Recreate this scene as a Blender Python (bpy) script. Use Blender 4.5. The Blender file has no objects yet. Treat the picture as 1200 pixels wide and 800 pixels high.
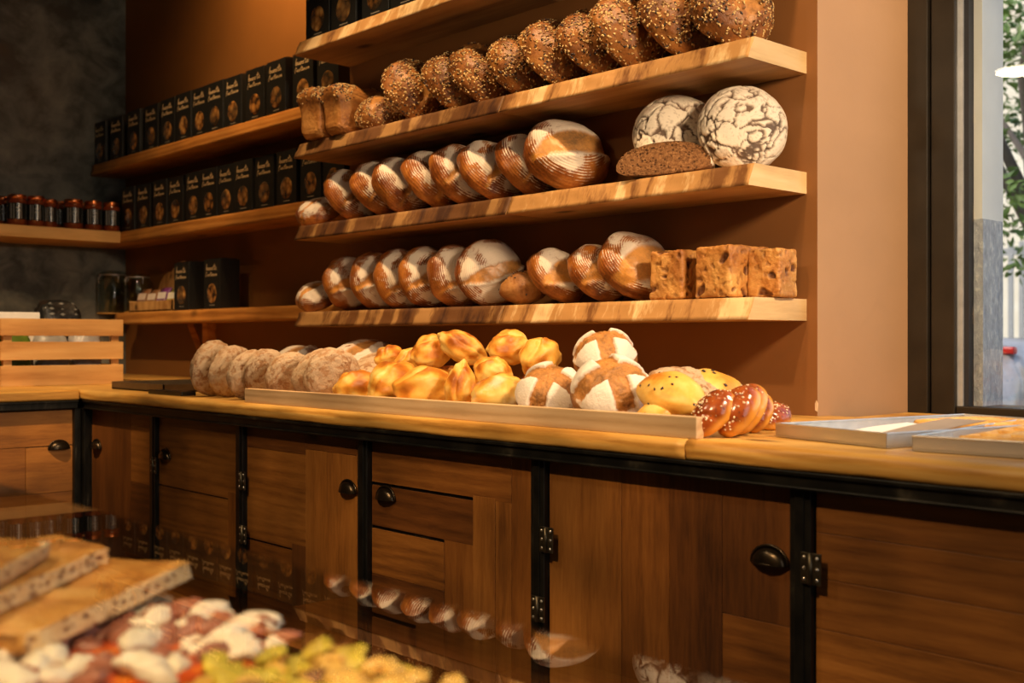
import bpy, bmesh, math, random
import numpy as np
from mathutils import Vector, Matrix, noise as mn

random.seed(7)
S = bpy.context.scene
COL = S.collection
PI = math.pi

# ------------------------------------------------------------------ camera geometry (metres, camera over the display case)
EYE = Vector((0, 0, 1.10)); F = 1309.6; YAW = math.radians(47.27); V0 = 398.2
FW = Vector((-math.sin(YAW), math.cos(YAW), 0)); RT = Vector((math.cos(YAW), math.sin(YAW), 0)); UP = Vector((0, 0, 1))


def ray(u, v):
    return FW + RT * ((u - 600) / F) + UP * ((V0 - v) / F)


def on_y(u, Y, v=400):
    d = ray(u, v); return EYE + d * (Y / d.y)


def on_x(u, X, v=400):
    d = ray(u, v); return EYE + d * (X / d.x)


def on_z(u, v, Z):
    d = ray(u, v); return EYE + d * ((Z - 1.10) / d.z)


def project(P):
    P = np.asarray(P) - np.array(EYE)
    d = P @ np.array(FW); r = P @ np.array(RT)
    return 600 + F * r / d, V0 - F * P[..., 2] / d


# ------------------------------------------------------------------ scene heights and planes
YF = 2.0855            # front of the bread shelves
YW = 2.3075            # face of the brown bread wall
YR = 2.515             # back wall of the recess
XWL = -3.36            # left edge of the brown bread wall
XWR = -1.441           # right edge of the brown bread wall
XL = -5.74             # black plaster wall
ZC = 0.921             # worktop
XS0, XS1 = -3.36, -1.47
H5, H4, H3, H2 = 1.10 + 1.036, 1.10 + 0.6806, 1.10 + 0.3965, 1.10 + 0.0965
TH = 0.051
YB = 2.33              # front of the recess shelves
ZU, ZL, ZB = 1.10 + .905, 1.10 + .535, 1.10 + .135
ZGLASS = 1.10 - .147


# ------------------------------------------------------------------ small node language
class Mat:
    def __init__(self, name):
        self.m = bpy.data.materials.new(name); self.m.use_nodes = True
        self.nt = self.m.node_tree; self.nt.nodes.clear()
        self.out = self.nt.nodes.new('ShaderNodeOutputMaterial')
        self.b = self.nt.nodes.new('ShaderNodeBsdfPrincipled')
        self.nt.links.new(self.b.outputs[0], self.out.inputs[0])
        self._c = None

    def n(self, t, **kw):
        x = self.nt.nodes.new(t)
        for k, v in kw.items(): setattr(x, k, v)
        return x

    def put(self, sock, v):
        if hasattr(v, 'is_linked') or isinstance(v, bpy.types.NodeSocket): self.nt.links.new(v, sock)
        elif v is not None:
            if sock.type == 'RGBA' and len(v) == 3: v = (*v, 1)
            sock.default_value = v

    def coord(self):
        if not self._c: self._c = self.n('ShaderNodeTexCoord').outputs['Object']
        return self._c

    def map(self, scale=(1, 1, 1), rot=(0, 0, 0), loc=(0, 0, 0), vec=None):
        x = self.n('ShaderNodeMapping'); self.put(x.inputs[0], vec or self.coord())
        x.inputs['Location'].default_value = loc; x.inputs['Rotation'].default_value = rot; x.inputs['Scale'].default_value = scale
        return x.outputs[0]

    def shift(self, vec):            # a different grain for every object
        r = self.n('ShaderNodeObjectInfo').outputs['Random']
        x = self.n('ShaderNodeVectorMath', operation='ADD'); self.put(x.inputs[0], vec)
        s = self.math('MULTIPLY', r, 37.0); c = self.n('ShaderNodeCombineXYZ')
        for i in range(3): self.put(c.inputs[i], s)
        self.put(x.inputs[1], c.outputs[0]); return x.outputs[0]

    def rnd(self): return self.n('ShaderNodeObjectInfo').outputs['Random']

    def noise(self, scale, detail=4, vec=None, dist=0, rough=.55):
        x = self.n('ShaderNodeTexNoise'); self.put(x.inputs['Vector'], vec or self.coord())
        x.inputs['Scale'].default_value = scale; x.inputs['Detail'].default_value = detail
        x.inputs['Distortion'].default_value = dist; x.inputs['Roughness'].default_value = rough
        return x.outputs[0]

    def voro(self, scale, vec=None, feature='F1', rnd=1):
        x = self.n('ShaderNodeTexVoronoi', feature=feature); self.put(x.inputs['Vector'], vec or self.coord())
        x.inputs['Scale'].default_value = scale; x.inputs['Randomness'].default_value = rnd
        return x.outputs[0]

    def wave(self, scale, dist=3, detail=2, vec=None, axis='X', kind='BANDS', dscale=1):
        x = self.n('ShaderNodeTexWave', wave_type=kind)
        if kind == 'BANDS': x.bands_direction = axis
        self.put(x.inputs['Vector'], vec or self.coord()); x.inputs['Scale'].default_value = scale
        x.inputs['Distortion'].default_value = dist; x.inputs['Detail'].default_value = detail; x.inputs['Detail Scale'].default_value = dscale
        return x.outputs[1]

    def math(self, op, a, b=None, clamp=False):
        x = self.n('ShaderNodeMath', operation=op, use_clamp=clamp); self.put(x.inputs[0], a)
        if b is not None: self.put(x.inputs[1], b)
        return x.outputs[0]

    def ramp(self, fac, stops, interp='LINEAR'):
        x = self.n('ShaderNodeValToRGB'); self.put(x.inputs[0], fac); e = x.color_ramp.elements
        x.color_ramp.interpolation = interp
        while len(e) < len(stops): e.new(.5)
        for i, (p, c) in enumerate(stops):
            e[i].position = p
            if isinstance(c, (int, float)): c = (c, c, c)
            e[i].color = (*c, 1)
        return x.outputs[0]

    def mix(self, fac, a, b, mode='MIX'):
        x = self.n('ShaderNodeMix', data_type='RGBA', blend_type=mode); self.put(x.inputs[0], fac)
        self.put(x.inputs[6], a); self.put(x.inputs[7], b); return x.outputs[2]

    def attr(self, name='mask'):
        x = self.n('ShaderNodeAttribute', attribute_name=name)
        s = self.n('ShaderNodeSeparateColor'); self.put(s.inputs[0], x.outputs['Color']); return s.outputs

    def bump(self, h, strength=.3, dist=.01, prev=None):
        x = self.n('ShaderNodeBump'); self.put(x.inputs['Height'], h); x.inputs['Strength'].default_value = strength
        x.inputs['Distance'].default_value = dist
        if prev is not None: self.put(x.inputs['Normal'], prev)
        return x.outputs[0]

    def done(self, color=None, rough=.6, normal=None, metal=0, spec=.5, **kw):
        self.put(self.b.inputs['Base Color'], color); self.put(self.b.inputs['Roughness'], rough)
        if normal is not None: self.put(self.b.inputs['Normal'], normal)
        self.b.inputs['Metallic'].default_value = metal; self.b.inputs['Specular IOR Level'].default_value = spec
        for k, v in kw.items(): self.put(self.b.inputs[k.replace('_', ' ')], v)
        return self.m


def plain(name, color, rough=.6, metal=0, spec=.5, var=.12, scale=30, bump=.05):
    M = Mat(name); n = M.noise(scale, 4)
    lo = tuple(c * (1 - var) for c in color); hi = tuple(min(1, c * (1 + var)) for c in color)
    return M.done(M.ramp(n, [(.3, lo), (.7, hi)]), rough, M.bump(n, bump, .002) if bump else None, metal, spec)


def wood(name, dark, mid, light, axis=0, freq=26, rough=.55, bump=.25, spots=True, spec=.4, stretch=.09, rw=.22, stain=.72):
    M = Mat(name); sc = [1, 1, 1]; sc[axis] = stretch
    v = M.shift(M.map(tuple(sc)))
    warp = M.noise(7, 3, v, .6)
    rings = M.wave(freq * .35, 9, 3, v, 'XYZ'[(axis + 2) % 3], dscale=1.4)
    fine = M.noise(freq * 5, 5, v, .3, .7)
    f = M.math('ADD', M.math('MULTIPLY', rings, rw), M.math('ADD', M.math('MULTIPLY', warp, .5), M.math('MULTIPLY', fine, .58 - rw)))
    c = M.ramp(f, [(.32, dark), (.52, mid), (.78, light)])
    big = M.ramp(M.noise(3.0, 2, M.shift(M.coord())), [(.3, stain), (.7, 1.12)])
    c = M.mix(1, c, big, 'MULTIPLY')
    if spots:
        k = M.ramp(M.voro(5.5, M.shift(M.map(tuple(.45 if i == axis else 1 for i in range(3))))), [(.04, 0.0), (.13, 1.0)])
        c = M.mix(k, tuple(x * .3 for x in dark), c)
    return M.done(c, rough, M.bump(f, bump, .003), 0, spec)


# ------------------------------------------------------------------ materials
MT = {}
MT['pine'] = wood('shelf_pine', (.32, .155, .05), (.50, .27, .095), (.62, .37, .15), 0, 20)
MT['pine_end'] = wood('shelf_end_grain', (.50, .31, .13), (.66, .44, .20), (.74, .52, .27), 1, 30, spots=False, bump=.15)


def hewn(name, a, b, c):
    M = Mat(name); v = M.shift(M.map((1, .05, .22), (0, .45, 0)))
    n = M.noise(13, 3, v, .4, .5); n2 = M.noise(150, 4, M.map((1, .3, .3))); n3 = M.noise(5, 2, v)
    f = M.math('ADD', M.math('MULTIPLY', n, .7), M.math('ADD', M.math('MULTIPLY', n2, .16), M.math('MULTIPLY', n3, .25)))
    return M.done(M.ramp(f, [(.44, a), (.52, b), (.58, b), (.66, c)]), .6, M.bump(f, .5, .006), 0, .35)


MT['hewn'] = hewn('shelf_hewn_edge', (.19, .075, .02), (.46, .235, .075), (.78, .54, .27))
MT['hewn_shaded'] = hewn('shelf_hewn_edge_shaded', (.045, .014, .004), (.12, .046, .011), (.33, .17, .055))  # left plank fronts: the dimmer light there is put into the colour
MT['pine_shaded'] = wood('shelf_pine_shaded', (.22, .092, .025), (.36, .17, .05), (.50, .27, .09), 0, 20)  # darker copy of the pine, with the left end's shade in its colour
MT['recess_wood'] = wood('recess_shelf_wood', (.31, .115, .018), (.48, .20, .038), (.60, .29, .07), 0, 24)
MT['top'] = wood('worktop_oak', (.40, .175, .03), (.66, .34, .07), (.80, .49, .14), 0, 34, rough=.4, stain=.5, bump=.4)
MT['top_y'] = wood('worktop_oak_cross', (.40, .175, .03), (.66, .34, .07), (.80, .49, .14), 1, 30, rough=.4)
MT['crate'] = wood('crate_pine', (.40, .18, .05), (.58, .31, .10), (.70, .42, .16), 1, 16)
MT['batten'] = wood('batten_pine', (.50, .31, .15), (.66, .43, .22), (.76, .54, .31), 0, 30, bump=.15, spots=False)
tones = [((.085, .027, .005), (.21, .073, .012), (.34, .132, .024)), ((.115, .038, .007), (.27, .10, .017), (.41, .17, .034)),
         ((.05, .016, .004), (.13, .043, .008), (.22, .078, .016))]
for i, t in enumerate(tones):
    MT[f'dh{i}'] = wood(f'reclaimed_plank_lying_{i}', *t, 0, 30, rough=.5, bump=.25, rw=.12, stain=.42)
    MT[f'dv{i}'] = wood(f'reclaimed_plank_standing_{i}', *t, 2, 30, rough=.5, bump=.25, rw=.12, stain=.42)
    MT[f'dy{i}'] = wood(f'reclaimed_plank_cross_{i}', *[tuple(1.35 * k for k in c) for c in t], 1, 30, rough=.5, bump=.25, rw=.12, stain=.42)


def iron():
    M = Mat('blackened_steel'); n = M.noise(14, 5, M.map((1, 1, .4))); s = M.noise(90, 3, M.map((.15, 1, .15)))
    c = M.ramp(M.math('MULTIPLY', n, s), [(.2, (.008, .008, .007)), (.34, (.022, .02, .016)), (.46, (.10, .085, .06))])
    return M.done(c, .42, M.bump(s, .12, .002), .6, .5)


MT['iron'] = iron()
MT['pull'] = plain('aged_bronze', (.055, .04, .025), .32, .9, var=.4, scale=60)
MT['hinge'] = plain('worn_hinge_steel', (.09, .075, .05), .4, .9, var=.4, scale=80)
MT['screw'] = plain('bright_screw', (.55, .5, .42), .3, 1, var=.1)


def wallpaint(name, c, rough=.75, var=.1, spec=.3):
    M = Mat(name); n = M.noise(2.2, 5); f = M.noise(60, 4); st = M.ramp(M.noise(9, 6, None, 1.2), [(.60, 0), (.74, 1)])
    col = M.ramp(n, [(.3, tuple(x * (1 - var) for x in c)), (.7, tuple(min(1, x * (1 + var)) for x in c))])
    col = M.mix(M.math('MULTIPLY', st, .18), col, tuple(x * .75 for x in c))
    return M.done(col, rough, M.bump(f, .12, .002), 0, spec)


MT['brown'] = wallpaint('brown_wall_paint', (.215, .088, .026), .5)
MT['recess'] = wallpaint('recess_wall_paint', (.19, .078, .017), .6)
MT['reveal'] = wallpaint('tan_reveal_paint', (.37, .215, .112), .5)
MT['ceil'] = wallpaint('ceiling_paint', (.05, .04, .03))
MT['room'] = wallpaint('shop_wall_paint', (.06, .045, .03))
MT['floor'] = plain('floor_concrete', (.10, .085, .07), .6, var=.25, scale=4)


def plaster():
    M = Mat('black_plaster'); n = M.noise(1.5, 5, None, .5, .6); s = M.noise(7, 6, M.map((1, 1, 1.3)), .5, .6)
    f = M.math('MULTIPLY', n, s)
    c = M.ramp(f, [(.15, (.017, .0195, .016)), (.25, (.085, .088, .074)), (.42, (.19, .18, .145))])
    return M.done(c, M.ramp(s, [(.3, .34), (.7, .6)]), M.bump(s, .15, .004), 0, .5)


MT['plaster'] = plaster()


# ---- breads: mask R = burst or crack, G = flour, B = dark bake
def crust(name, dark, mid, gold, burst, flour=(.72, .62, .50), rings=0, fl=1.0, rough=.5, bump=.4, fine=170, spec=.45, flourcut=(.34, .52)):
    M = Mat(name); a = M.attr(); v = M.shift(M.coord())
    n = M.noise(16, 5, v, .4); f = M.noise(fine, 4, v, 0, .65)
    t = M.math('ADD', M.math('MULTIPLY', n, .7), M.math('MULTIPLY', f, .3))
    c = M.ramp(t, [(.33, dark), (.47, mid), (.63, gold)])
    c = M.mix(M.math('MULTIPLY', a[2], .8), c, dark)
    bt = M.ramp(t, [(.34, tuple(x * .32 for x in burst)), (.47, tuple(x * .8 for x in burst)), (.60, tuple(min(1, x * 1.15) for x in burst))])
    c = M.mix(a[0], c, bt)
    g = M.math('MULTIPLY', a[1], fl)
    h = f
    if rings:
        s = M.n('ShaderNodeSeparateXYZ'); M.put(s.inputs[0], M.coord())
        r = M.math('SQRT', M.math('ADD', M.math('POWER', s.outputs[0], 2.0), M.math('POWER', s.outputs[1], 2.0)))
        r = M.math('SUBTRACT', r, M.math('MULTIPLY', s.outputs[2], .75))
        r = M.math('ADD', M.math('MULTIPLY', r, rings), M.math('MULTIPLY', M.noise(9, 3, v), 2.5))
        w = M.math('ADD', M.math('MULTIPLY', M.math('SINE', r), .5), .5)
        inner = M.ramp(a[1], [(.62, 0.0), (.95, 1.0)])       # whole flour in the middle, rings towards the rim
        w2 = M.math('MAXIMUM', M.math('MULTIPLY', w, .92), M.math('MULTIPLY', inner, .86))
        g = M.math('MULTIPLY', g, w2)
        h = M.math('ADD', M.math('MULTIPLY', M.math('MULTIPLY', w, .7), M.math('SUBTRACT', 1.0, a[0])), M.math('MULTIPLY', f, .3))
    g = M.math('ADD', g, M.math('MULTIPLY', M.math('SUBTRACT', M.noise(34, 7, v, .6, .72), .5), 2.3))
    g = M.math('MULTIPLY', M.ramp(g, [(flourcut[0], 0.0), (flourcut[1], 1.0)]), M.math('SUBTRACT', 1.0, M.math('MULTIPLY', a[0], .93)))
    g = M.math('MULTIPLY', g, M.ramp(a[1], [(.02, 0.0), (.2, 1.0)]))
    c = M.mix(M.math('MULTIPLY', g, .92), c, flour)
    ro = M.mix(g, (rough,) * 3, (.85,) * 3)
    return M.done(c, ro, M.bump(h, bump, .004), 0, spec)


MT['banneton'] = crust('sourdough_crust', (.085, .019, .004), (.25, .070, .011), (.42, .150, .025), (.54, .23, .04), rings=800, rough=.34, bump=.22, spec=.55, flourcut=(.40, .66))
MT['seeded'] = crust('seeded_crust', (.085, .026, .007), (.22, .075, .016), (.38, .155, .035), (.46, .21, .055), fl=.0, rough=.4)
MT['crackle'] = crust('crackled_rye_crust', (.12, .055, .025), (.2, .1, .05), (.3, .16, .08), (.085, .034, .013), (.82, .72, .57), fl=1.5, bump=.35, rough=.6)
MT['rye'] = crust('cross_cut_crust', (.16, .05, .013), (.36, .15, .045), (.5, .245, .085), (.50, .215, .05), (.84, .77, .67), fl=1.4, bump=.55, fine=120)
MT['dusty'] = crust('dusty_crust', (.20, .085, .03), (.36, .185, .08), (.47, .28, .14), (.33, .16, .06), (.54, .39, .25), fl=.62, bump=.7, fine=110, rough=.7)
MT['bake'] = crust('tin_loaf_crust', (.15, .048, .01), (.36, .14, .03), (.52, .245, .065), (.10, .035, .012), fl=0, bump=.7, fine=90, rough=.5)
MT['block'] = crust('raisin_block_crust', (.24, .075, .013), (.50, .21, .045), (.68, .36, .10), (.13, .04, .010), fl=0, bump=1.0, fine=75, rough=.5)


def goldroll():
    M = Mat('golden_roll_crust'); a = M.attr(); v = M.shift(M.coord()); n = M.noise(13, 4, v, .5); f = M.noise(120, 4, v)
    t = M.math('ADD', M.math('MULTIPLY', n, .55), M.math('ADD', M.math('MULTIPLY', f, .1), M.math('MULTIPLY', a[2], .42)))
    c = M.ramp(t, [(.28, (.80, .56, .17)), (.44, (.77, .40, .065)), (.55, (.58, .21, .022)), (.70, (.33, .09, .010))])
    fl = M.math('MULTIPLY', a[1], M.ramp(M.noise(40, 5, v), [(.38, 0.0), (.6, .7)]))
    c = M.mix(fl, c, (.82, .68, .48))
    return M.done(c, .42, M.bump(M.math('ADD', n, M.math('MULTIPLY', f, .15)), .3, .006), 0, .4)


MT['roll'] = goldroll()


def crumb():
    M = Mat('dark_rye_crumb'); f = M.noise(120, 6, None, .5, .75); h = M.ramp(M.voro(95), [(.15, 0.0), (.35, 1.0)])
    c = M.ramp(f, [(.35, (.11, .045, .016)), (.55, (.28, .13, .05)), (.7, (.40, .21, .09))])
    return M.done(M.mix(h, (.09, .04, .016), c), .85, M.bump(M.math('ADD', f, h), .6, .004), 0, .2)


MT['crumb'] = crumb()


def glaze():
    M = Mat('glazed_bun_crust'); a = M.attr(); v = M.shift(M.coord()); n = M.noise(18, 4, v)
    c = M.ramp(n, [(.35, (.19, .034, .008)), (.6, (.33, .075, .014))])
    c = M.mix(a[0], c, M.ramp(n, [(.3, (.55, .21, .02)), (.7, (.70, .32, .045))]))
    return M.done(c, .2, M.bump(n, .15, .006), 0, .6)


MT['glaze'] = glaze()
MT['seed_pale'] = plain('pale_seed', (.60, .40, .16), .5, var=.2)
MT['seed_brown'] = plain('brown_seed', (.20, .085, .022), .45, var=.3)
MT['seed_dark'] = plain('dark_seed', (.035, .025, .025), .4, var=.3)
MT['pearl'] = plain('pearl_sugar', (.86, .72, .48), .5, var=.05)


def window_fill():
    M = Mat('biscuits_behind_film'); v = M.shift(M.coord())
    k = M.voro(34, v, 'F1'); e = M.noise(60, 3, v); side = M.noise(11, 2, v)
    c = M.ramp(M.math('ADD', M.math('MULTIPLY', k, .7), M.math('MULTIPLY', e, .3)), [(.18, (.62, .36, .11)), (.45, (.36, .16, .04)), (.72, (.03, .014, .006))])
    c = M.mix(M.ramp(side, [(.4, 0.0), (.6, .75)]), c, (.05, .035, .02))
    return M.done(c, .12, M.bump(M.noise(25, 2, v), .5, .01), 0, .8)


MT['bisc'] = window_fill()
MT['carton'] = plain('black_carton', (.0075, .0075, .0068), .5, var=.25, scale=50, bump=.02)
MT['ink'] = plain('cream_print', (.62, .47, .27), .7, var=.05, bump=0)
MT['ink_dim'] = plain('grey_print', (.25, .22, .17), .7, var=.05, bump=0)
MT['copper'] = plain('copper_lid', (.75, .27, .11), .28, 1, var=.1)
MT['preserve'] = plain('dark_preserve', (.16, .03, .008), .12, 0, .7, var=.35, scale=45)
MT['silver'] = plain('silver_label', (.36, .35, .33), .35, .5, var=.1)
MT['label'] = plain('black_label', (.012, .014, .013), .16, var=.2, bump=0)
MT['alu'] = None


def brushed(name, c, rough=.35):
    M = Mat(name); n = M.noise(40, 4, M.map((.2, 1, 1))); s = M.noise(3, 3)
    return M.done(M.ramp(M.math('ADD', M.math('MULTIPLY', n, .5), M.math('MULTIPLY', s, .5)), [(.3, tuple(x * .75 for x in c)), (.7, c)]), rough, M.bump(n, .06, .001), .85, .5)


MT['alu'] = brushed('tray_aluminium', (.80, .79, .77), .42)
MT['darktray'] = brushed('dark_tray_steel', (.07, .065, .055), .3)
MT['frame'] = plain('window_frame_brown', (.022, .016, .010), .38, .2, var=.3, scale=8)
MT['gasket'] = plain('rubber_gasket', (.012, .012, .016), .6)
MT['bead'] = plain('bright_glazing_bead', (.42, .44, .47), .35, .4)
MT['paper'] = plain('white_paper', (.78, .77, .74), .8, var=.03)
MT['greycard'] = plain('grey_card', (.30, .245, .20), .8, var=.06)


def pastry():
    M = Mat('short_pastry'); n = M.noise(45, 5); s = M.noise(150, 3)
    return M.done(M.ramp(M.math('ADD', M.math('MULTIPLY', n, .6), M.math('MULTIPLY', s, .4)), [(.33, (.52, .23, .04)), (.5, (.74, .40, .10)), (.68, (.84, .56, .20))]), .6, M.bump(s, .4, .003), 0, .3)


MT['pastry'] = pastry()
MT['icing'] = plain('pale_filling', (.93, .87, .84), .35, var=.12, scale=60)
MT['foc_top'] = None


def focaccia():
    M = Mat('focaccia_crust'); n = M.noise(22, 5, M.shift(M.coord()), .6); s = M.noise(110, 4)
    c = M.ramp(M.math('ADD', M.math('MULTIPLY', n, .8), M.math('MULTIPLY', s, .2)), [(.32, (.30, .11, .02)), (.48, (.58, .27, .055)), (.66, (.72, .42, .13))])
    return M.done(c, .45, M.bump(n, .5, .008), 0, .4)


def foc_cut():
    M = Mat('focaccia_crumb'); h = M.ramp(M.voro(75, M.map((1, 1, 1.6))), [(.2, 0.0), (.42, 1.0)]); n = M.noise(60, 4)
    c = M.mix(h, (.26, .10, .045), M.ramp(n, [(.3, (.78, .50, .24)), (.7, (.90, .68, .40))]))
    return M.done(c, .8, M.bump(h, .5, .004), 0, .2)


MT['foc_top'] = focaccia(); MT['foc_cut'] = foc_cut()


def sauce(name, a, b, c):
    M = Mat(name); n = M.noise(24, 5, None, 1.0); s = M.noise(70, 4)
    return M.done(M.ramp(M.math('ADD', M.math('MULTIPLY', n, .7), M.math('MULTIPLY', s, .3)), [(.36, a), (.5, b), (.64, c)]), .3, M.bump(s, .6, .008), 0, .5)


MT['tomato'] = sauce('tomato_sauce', (.30, .025, .006), (.62, .09, .012), (.75, .26, .03))
MT['courgette'] = sauce('courgette_cream', (.28, .09, .01), (.62, .32, .035), (.74, .50, .12))
MT['cheese'] = plain('fresh_cheese', (.86, .78, .64), .35, var=.08, scale=50, bump=.2)
MT['ham'] = plain('smoked_ham', (.34, .13, .085), .4, var=.35, scale=50, bump=.3)
MT['green'] = plain('green_topping', (.52, .43, .05), .45, var=.35, scale=40, bump=.3)
MT['mushroom'] = plain('browned_topping', (.16, .075, .03), .5, var=.4, scale=40, bump=.3)


def glassmat(name, tint=(.96, .98, .96), ior=1.5):
    M = Mat(name); nt = M.nt; nt.nodes.remove(M.b)
    geo = M.n('ShaderNodeNewGeometry')
    fr = M.n('ShaderNodeFresnel')
    i = M.math('ADD', ior, M.math('MULTIPLY', geo.outputs['Backfacing'], 1 / ior - ior))   # same air-to-glass angle on both faces of the pane
    M.put(fr.inputs['IOR'], i)
    t = M.n('ShaderNodeBsdfTransparent'); t.inputs[0].default_value = (*tint, 1)
    g = M.n('ShaderNodeBsdfGlossy'); g.inputs['Roughness'].default_value = 0.0
    f2 = M.math('DIVIDE', M.math('MULTIPLY', fr.outputs[0], 2.0), M.math('ADD', fr.outputs[0], 1.0))      # both faces of the thin pane together
    mx = M.n('ShaderNodeMixShader'); M.put(mx.inputs[0], f2); nt.links.new(t.outputs[0], mx.inputs[1]); nt.links.new(g.outputs[0], mx.inputs[2])
    nt.links.new(mx.outputs[0], M.out.inputs[0]); return M.m


MT['glass'] = glassmat('clear_glass')
def clear(name):
    M = Mat(name); M.nt.nodes.remove(M.b); t = M.n('ShaderNodeBsdfTransparent'); t.inputs[0].default_value = (.985, .99, .98, 1); M.nt.links.new(t.outputs[0], M.out.inputs[0]); return M.m


MT['glass_in'] = clear('glass_inner_face')
MT['jarglass'] = glassmat('jar_glass', (.80, .84, .80))


def emit(name, c, s):
    M = Mat(name); M.put(M.b.inputs['Emission Color'], c); M.b.inputs['Emission Strength'].default_value = s
    M.put(M.b.inputs['Base Color'], c); return M.m


# ------------------------------------------------------------------ mesh builder
class MB:
    def __init__(s): s.v = []; s.f = []; s.m = []; s.sm = []

    def add(s, vs, fs, mat=0, smooth=False):
        o = len(s.v); s.v += [tuple(p) for p in vs]
        for f in fs: s.f.append(tuple(i + o for i in f)); s.m.append(mat); s.sm.append(smooth)
        return s

    def box(s, x0, x1, y0, y1, z0, z1, mat=0, bev=0.0, M=None):
        if bev <= 0:
            P = [(x, y, z) for z in (z0, z1) for y in (y0, y1) for x in (x0, x1)]
            if M: P = [M @ Vector(p) for p in P]
            return s.add(P, [(0, 2, 3, 1), (4, 5, 7, 6), (0, 1, 5, 4), (2, 6, 7, 3), (0, 4, 6, 2), (1, 3, 7, 5)], mat)
        b = bmesh.new(); bmesh.ops.create_cube(b, size=1)
        for p in b.verts: p.co = Vector((x0 + (p.co.x + .5) * (x1 - x0), y0 + (p.co.y + .5) * (y1 - y0), z0 + (p.co.z + .5) * (z1 - z0)))
        bmesh.ops.bevel(b, geom=list(b.edges), offset=min(bev, .49 * min(x1 - x0, y1 - y0, z1 - z0)), segments=2, affect='EDGES', profile=.5)
        return s.bm(b, mat, M)

    def bm(s, b, mat=0, M=None, smooth=False):
        b.verts.index_update()
        P = [(M @ p.co) if M else p.co.copy() for p in b.verts]
        s.add(P, [[q.index for q in f.verts] for f in b.faces], mat, smooth); b.free(); return s

    def lathe(s, prof, n=24, mat=0, M=None, smooth=True, a0=0, a1=2 * PI):
        full = abs(a1 - a0 - 2 * PI) < 1e-6; k = n if full else n + 1; P = []; Fs = []
        for r, z in prof:
            for i in range(k):
                a = a0 + (a1 - a0) * i / n; P.append(Vector((max(r, 1e-5) * math.cos(a), max(r, 1e-5) * math.sin(a), z)))
        for j in range(len(prof) - 1):
            for i in range(n):
                i2 = (i + 1) % k; Fs.append((j * k + i, j * k + i2, (j + 1) * k + i2, (j + 1) * k + i))
        if M: P = [M @ p for p in P]
        return s.add(P, Fs, mat, smooth)

    def tube(s, pts, r, n=8, mat=0, smooth=True):
        pts = [Vector(p) for p in pts]; P = []; Fs = []; rr = r if hasattr(r, '__len__') else [r] * len(pts)
        for i, p in enumerate(pts):
            t = (pts[min(i + 1, len(pts) - 1)] - pts[max(i - 1, 0)]).normalized()
            a = t.cross(Vector((0, 0, 1)));  a = a if a.length > .05 else t.cross(Vector((1, 0, 0))); a.normalize(); b = t.cross(a)
            for k in range(n): P.append(p + (a * math.cos(2 * PI * k / n) + b * math.sin(2 * PI * k / n)) * rr[i])
        for i in range(len(pts) - 1):
            for k in range(n): Fs.append((i * n + k, i * n + (k + 1) % n, (i + 1) * n + (k + 1) % n, (i + 1) * n + k))
        Fs.append(tuple(range(n))[::-1]); Fs.append(tuple((len(pts) - 1) * n + k for k in range(n)))
        return s.add(P, Fs, mat, smooth)

    def ribbon(s, pts, w, M, mat=0):          # a pen stroke: short thick bars in the local XZ plane
        for (x0, z0), (x1, z1) in zip(pts, pts[1:]):
            d = Vector((x1 - x0, 0, z1 - z0)); L = d.length
            if L < 1e-6: continue
            d /= L; n = Vector((-d.z, 0, d.x)) * w / 2; a = Vector((x0, 0, z0)) - d * w * .35; b = Vector((x1, 0, z1)) + d * w * .35
            P = [a - n, b - n, b + n, a + n]; P = P + [p + Vector((0, .0006, 0)) for p in P]
            s.add([M @ p for p in P], [(0, 1, 2, 3), (4, 7, 6, 5), (0, 4, 5, 1), (1, 5, 6, 2), (2, 6, 7, 3), (3, 7, 4, 0)], mat)
        return s

    def mesh(s, name, mats):
        me = bpy.data.meshes.new(name); me.from_pydata(s.v, [], s.f)
        for m in mats if isinstance(mats, (list, tuple)) else [mats]: me.materials.append(m)
        me.polygons.foreach_set('material_index', s.m); me.polygons.foreach_set('use_smooth', s.sm)
        b = bmesh.new(); b.from_mesh(me); bmesh.ops.recalc_face_normals(b, faces=b.faces); b.to_mesh(me); b.free()
        me.update(); return me

    def build(s, name, mats, parent=None, loc=None, kind=None):
        return link(name, s.mesh(name, mats), parent, loc, kind)


def link(name, me, parent=None, loc=None, kind=None):
    o = bpy.data.objects.new(name, me); COL.objects.link(o)
    if parent is not None: o.parent = parent
    if loc is not None: o.location = loc
    if kind: o['kind'] = kind
    return o


def tag(o, label, cat, group=None):
    o['label'] = label; o['category'] = cat
    if group: o['group'] = group
    return o


def thing(name, label, cat, loc=(0, 0, 0), rz=0, group=None):
    o = bpy.data.objects.new(name, None); COL.objects.link(o); o.location = loc; o.rotation_euler = (0, 0, rz); o.empty_display_size = .05
    return tag(o, label, cat, group)


def copy_tree(o, parent=None):
    c = o.copy(); COL.objects.link(c)
    if parent is not None: c.parent = parent
    for ch in list(o.children): copy_tree(ch, c)
    return c


def pane(x0, x1, y0, y1, z0, z1, face):
    m = MB().box(x0, x1, y0, y1, z0, z1); m.m[face] = 1; return m


# ------------------------------------------------------------------ the room
def wall(name, *b, mat='room', **k): return MB().box(*b).build(name, MT[mat], kind='structure')


wall('floor', XL - .2, 2.6, -3.2, 2.9, -.1, 0, mat='floor')
wall('ceiling', XL - .2, 2.6, -3.2, 2.9, 3.3, 3.4, mat='ceil')
wall('wall_left', XL - .15, XL, -3.2, 2.9, 0, 3.3, mat='plaster')
wall('wall_recess', XL, XWL + .02, YR, 2.9, 0, 3.3, mat='recess')
wall('wall_back', XL, 2.4, -3.2, -3.05, 0, 3.3)
wall('wall_right', 2.4, 2.55, -3.05, 2.9, 0, 3.3)
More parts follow.
